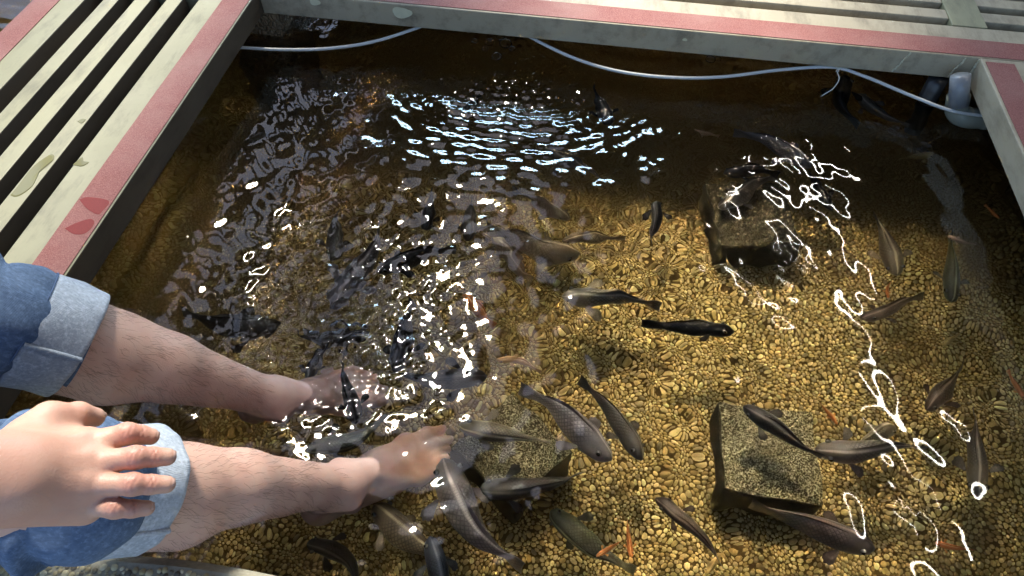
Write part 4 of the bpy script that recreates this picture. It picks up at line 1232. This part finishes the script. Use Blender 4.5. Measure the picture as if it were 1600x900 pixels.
def cloth_leg(hip, K, A, seed, roll, cuff_s=(.09, .25), rk=.086):
    q = np.random.default_rng(seed)
    t = unit(A - K); L = np.linalg.norm(A - K)
    th_dir = unit(K - hip)
    knee = K + np.array([.0, 0, .004])
    pts = spline([hip, hip * .5 + K * .5 + [0, 0, .012], knee - th_dir * .07 + [0, 0, .01], knee + t * .01 + th_dir * .01, K + t * L * .10, K + t * L * cuff_s[1]], 120)
    m_ = 84; T_ = np.gradient(pts, axis=0); T_ /= np.linalg.norm(T_, axis=1)[:, None]
    u = unit(np.cross(T_[0], [0, 0, 1.0])); V = []
    ph = q.uniform(0, 6.28, 12); th = np.linspace(0, 2 * math.pi, m_, endpoint=False)
    n = len(pts); seg = np.r_[0, np.cumsum(np.linalg.norm(np.diff(pts, axis=0), axis=1))]; s = seg / seg[-1]
    knee_i = np.argmin(np.linalg.norm(pts - knee, axis=1)); sk = s[knee_i]
    for i in range(n):
        u = unit(u - T_[i] * (u @ T_[i])); v = np.cross(T_[i], u)
        r0 = np.interp(s[i], [0, .4, sk - .1, sk, sk + .12, 1], [.105, .088, .083, .082, rk, rk - .002])
        # deep folds gather behind the knee, spiralling round the leg
        d = seg[i] - seg[knee_i]
        g = math.exp(-((d + .01) / .075) ** 2)
        f1 = .0100 * g * np.sin(2 * math.pi * (d / .050) + 1.5 * np.sin(th + ph[0]) + ph[1]) * (.55 + .45 * np.sin(th * 1 + ph[2]))
        f2 = .0050 * np.sin(2 * math.pi * d / .085 + 2 * th + ph[3]) * (.4 + .6 * np.sin(th + ph[4]) ** 2)
        f3 = .0022 * np.sin(5 * th + 40 * d + ph[5]) + .0014 * np.sin(9 * th - 90 * d + ph[6])
        f4 = .0018 * np.sin(2 * math.pi * d / .022 + 3 * np.sin(2 * th + ph[7])) * g
        fold = np.abs(np.sin(2 * math.pi * d / .064 + 1.1 * np.sin(th + ph[8]) + ph[9])) ** .6
        f5 = .0065 * (fold - .6) * g * (.4 + .6 * np.cos(th + ph[10]) ** 2)
        dc = seg[i] - (seg[-1] - L * (cuff_s[1] - cuff_s[0]))          # distance past the start of the cuff
        roll_ = .015 * np.exp(-((dc + .024) / .011) ** 2) * (.55 + .45 * np.sin(th * 1.0 + ph[11])) + .012 * np.exp(-((dc + .046 + .012 * np.sin(th + ph[3])) / .010) ** 2) * (.5 + .5 * np.sin(2 * th + ph[0]))
        fade = float(np.clip((-dc - .004) / .016, 0, 1))
        rr = r0 - .004 + (f1 + f2 + f3 + f4 + 2.3 * f5 + roll_) * fade
        V.append(pts[i] + rr[:, None] * (np.cos(th)[:, None] * u + np.sin(th)[:, None] * v))
    V = np.array(V)
    I = np.arange(n * m_).reshape(n, m_); J = np.roll(I, -1, 1)
    F = np.stack([I[:-1], J[:-1], J[1:], I[1:]], -1).reshape(-1, 4)
    # cuff: a doubled turn-up, thicker than the leg, open at its end
    C0, C1 = cuff_s; prof = []
    for sx_, rr in ((C0 - .006, .0), (C0 - .002, .0048), (C0 + .012, .0052), ((C0 + C1) / 2, .0036), (C1 - .012, .0030), (C1, .0018), (C1 + .003, -.0002), (C1, -.0022), ((C0 + C1) / 2, -.005)):
        prof.append((sx_, rr))
    CV = []; tl = t; uu = unit(np.cross(tl, [0, 0, 1.0])); vv = np.cross(tl, uu)
    for sx_, rr in prof:
        wob = .0026 * np.sin(2 * th + ph[1]) + .0018 * np.sin(5 * th + ph[2] + sx_ * 30) + .0011 * np.sin(11 * th + ph[3] - sx_ * 40)
        skew = .010 * np.sin(th + ph[4])
        R = rk + rr + wob
        CV.append(K + tl * (L * sx_) + tl * skew[:, None] + R[:, None] * (np.cos(th)[:, None] * uu + np.sin(th)[:, None] * vv))
    CV = np.array(CV); k = len(prof); I2 = np.arange(k * m_).reshape(k, m_); J2 = np.roll(I2, -1, 1)
    CF = np.stack([I2[:-1], J2[:-1], J2[1:], I2[1:]], -1).reshape(-1, 4)
    # seam line across the cuff and a rim stitch
    def pj(v):
        q_ = RC @ (np.asarray(v) - [0, 0, CAM_H]); return np.array([800 + FPX * q_[0] / q_[2], 450 + FPX * q_[1] / q_[2]])
    j = int(np.argmin([np.linalg.norm(pj(CV[3][jj]) - roll) for jj in range(m_)]))
    seamP = [CV[i][j] + unit(CV[i][j] - (K + tl * L * prof[i][0])) * .0012 for i in range(1, 6)]
    rim = [CV[1][jj] + unit(CV[1][jj] - (K + tl * L * prof[1][0])) * .0006 - tl * .002 for jj in list(range(m_)) + [0]]
    return V.reshape(-1, 3), F, CV.reshape(-1, 3), CF, seamP, rim
jv, jf, jo = [], [], 0; cuffs = []
for hip, K, A, sd_, rl, rk in ((HIP_R, K_R, A_R, 4, np.array([222, 838]), .079), (HIP_L, K_L, A_L, 9, np.array([130, 580]), .083)):
    V, F, CV, CF, sp_, rim = cloth_leg(hip, K, A, sd_, rl, rk=rk)
    jv.append(V); jf.append(F + jo); jo += len(V); cuffs.append((CV, CF, sp_, rim))
f = Field(PEL - .32, PEL + .32, .009)
f.cone(HIP_R, HIP_L, .118, .118, .04); f.cone(PEL + [-.03, 0, .0], PEL + [-.05, 0, .10], .14, .15, .05)
V, F = f.mesh(); jv.append(V); jf.append(F + jo)
jeans = own(mesh_obj('jeans', np.concatenate(jv), np.concatenate(jf), M['denim'], smooth=True))
for CV, CF, sp_, rim in cuffs:
    c = mesh_obj('cuff', CV, CF, M['denim_in'], jeans, smooth=True)
    mesh_obj('seam', *tube_mesh(spline(sp_, 30), .0036, 8), M['denim_in'], jeans, smooth=True)
    mesh_obj('hem_stitch', *tube_mesh(rim, .0013, 5), M['stitch'], jeans, smooth=True)

# bubbles where the air stone feeds the far end
def bubbles():
    e = tag(empty('air_bubbles', tuple(at(778, 72, 0))), 'cluster of clear air bubbles breaking the surface below the far beam', 'bubbles')
    q = np.random.default_rng(12)
    for i, (px, py, r) in enumerate(((776, 88, .014), (790, 68, .018), (765, 66, .014), (800, 76, .010), (758, 76, .009), (782, 58, .012), (742, 64, .010), (1110, 93, .014), (1122, 92, .009))):
        bm = bmesh.new(); bmesh.ops.create_uvsphere(bm, u_segments=18, v_segments=10, radius=r)
        o = bm_obj('bubble', bm, M['bubble'], e, smooth=True); o.location = tuple(at(px, py, 0.004) - at(778, 72, 0)); o.scale = (1, 1, .62)
mt = bpy.data.materials.new('bubble_film'); mt.use_nodes = True; t_ = mt.node_tree; t_.nodes.clear()
o_ = t_.nodes.new('ShaderNodeOutputMaterial'); mx = t_.nodes.new('ShaderNodeMixShader'); fr_ = t_.nodes.new('ShaderNodeFresnel'); fr_.inputs['IOR'].default_value = 1.25
tr = t_.nodes.new('ShaderNodeBsdfTransparent'); gl = t_.nodes.new('ShaderNodeBsdfGlossy'); gl.inputs['Roughness'].default_value = .03
t_.links.new(fr_.outputs[0], mx.inputs[0]); t_.links.new(tr.outputs[0], mx.inputs[1]); t_.links.new(gl.outputs[0], mx.inputs[2]); t_.links.new(mx.outputs[0], o_.inputs[0])
M['bubble'] = mt
bubbles()
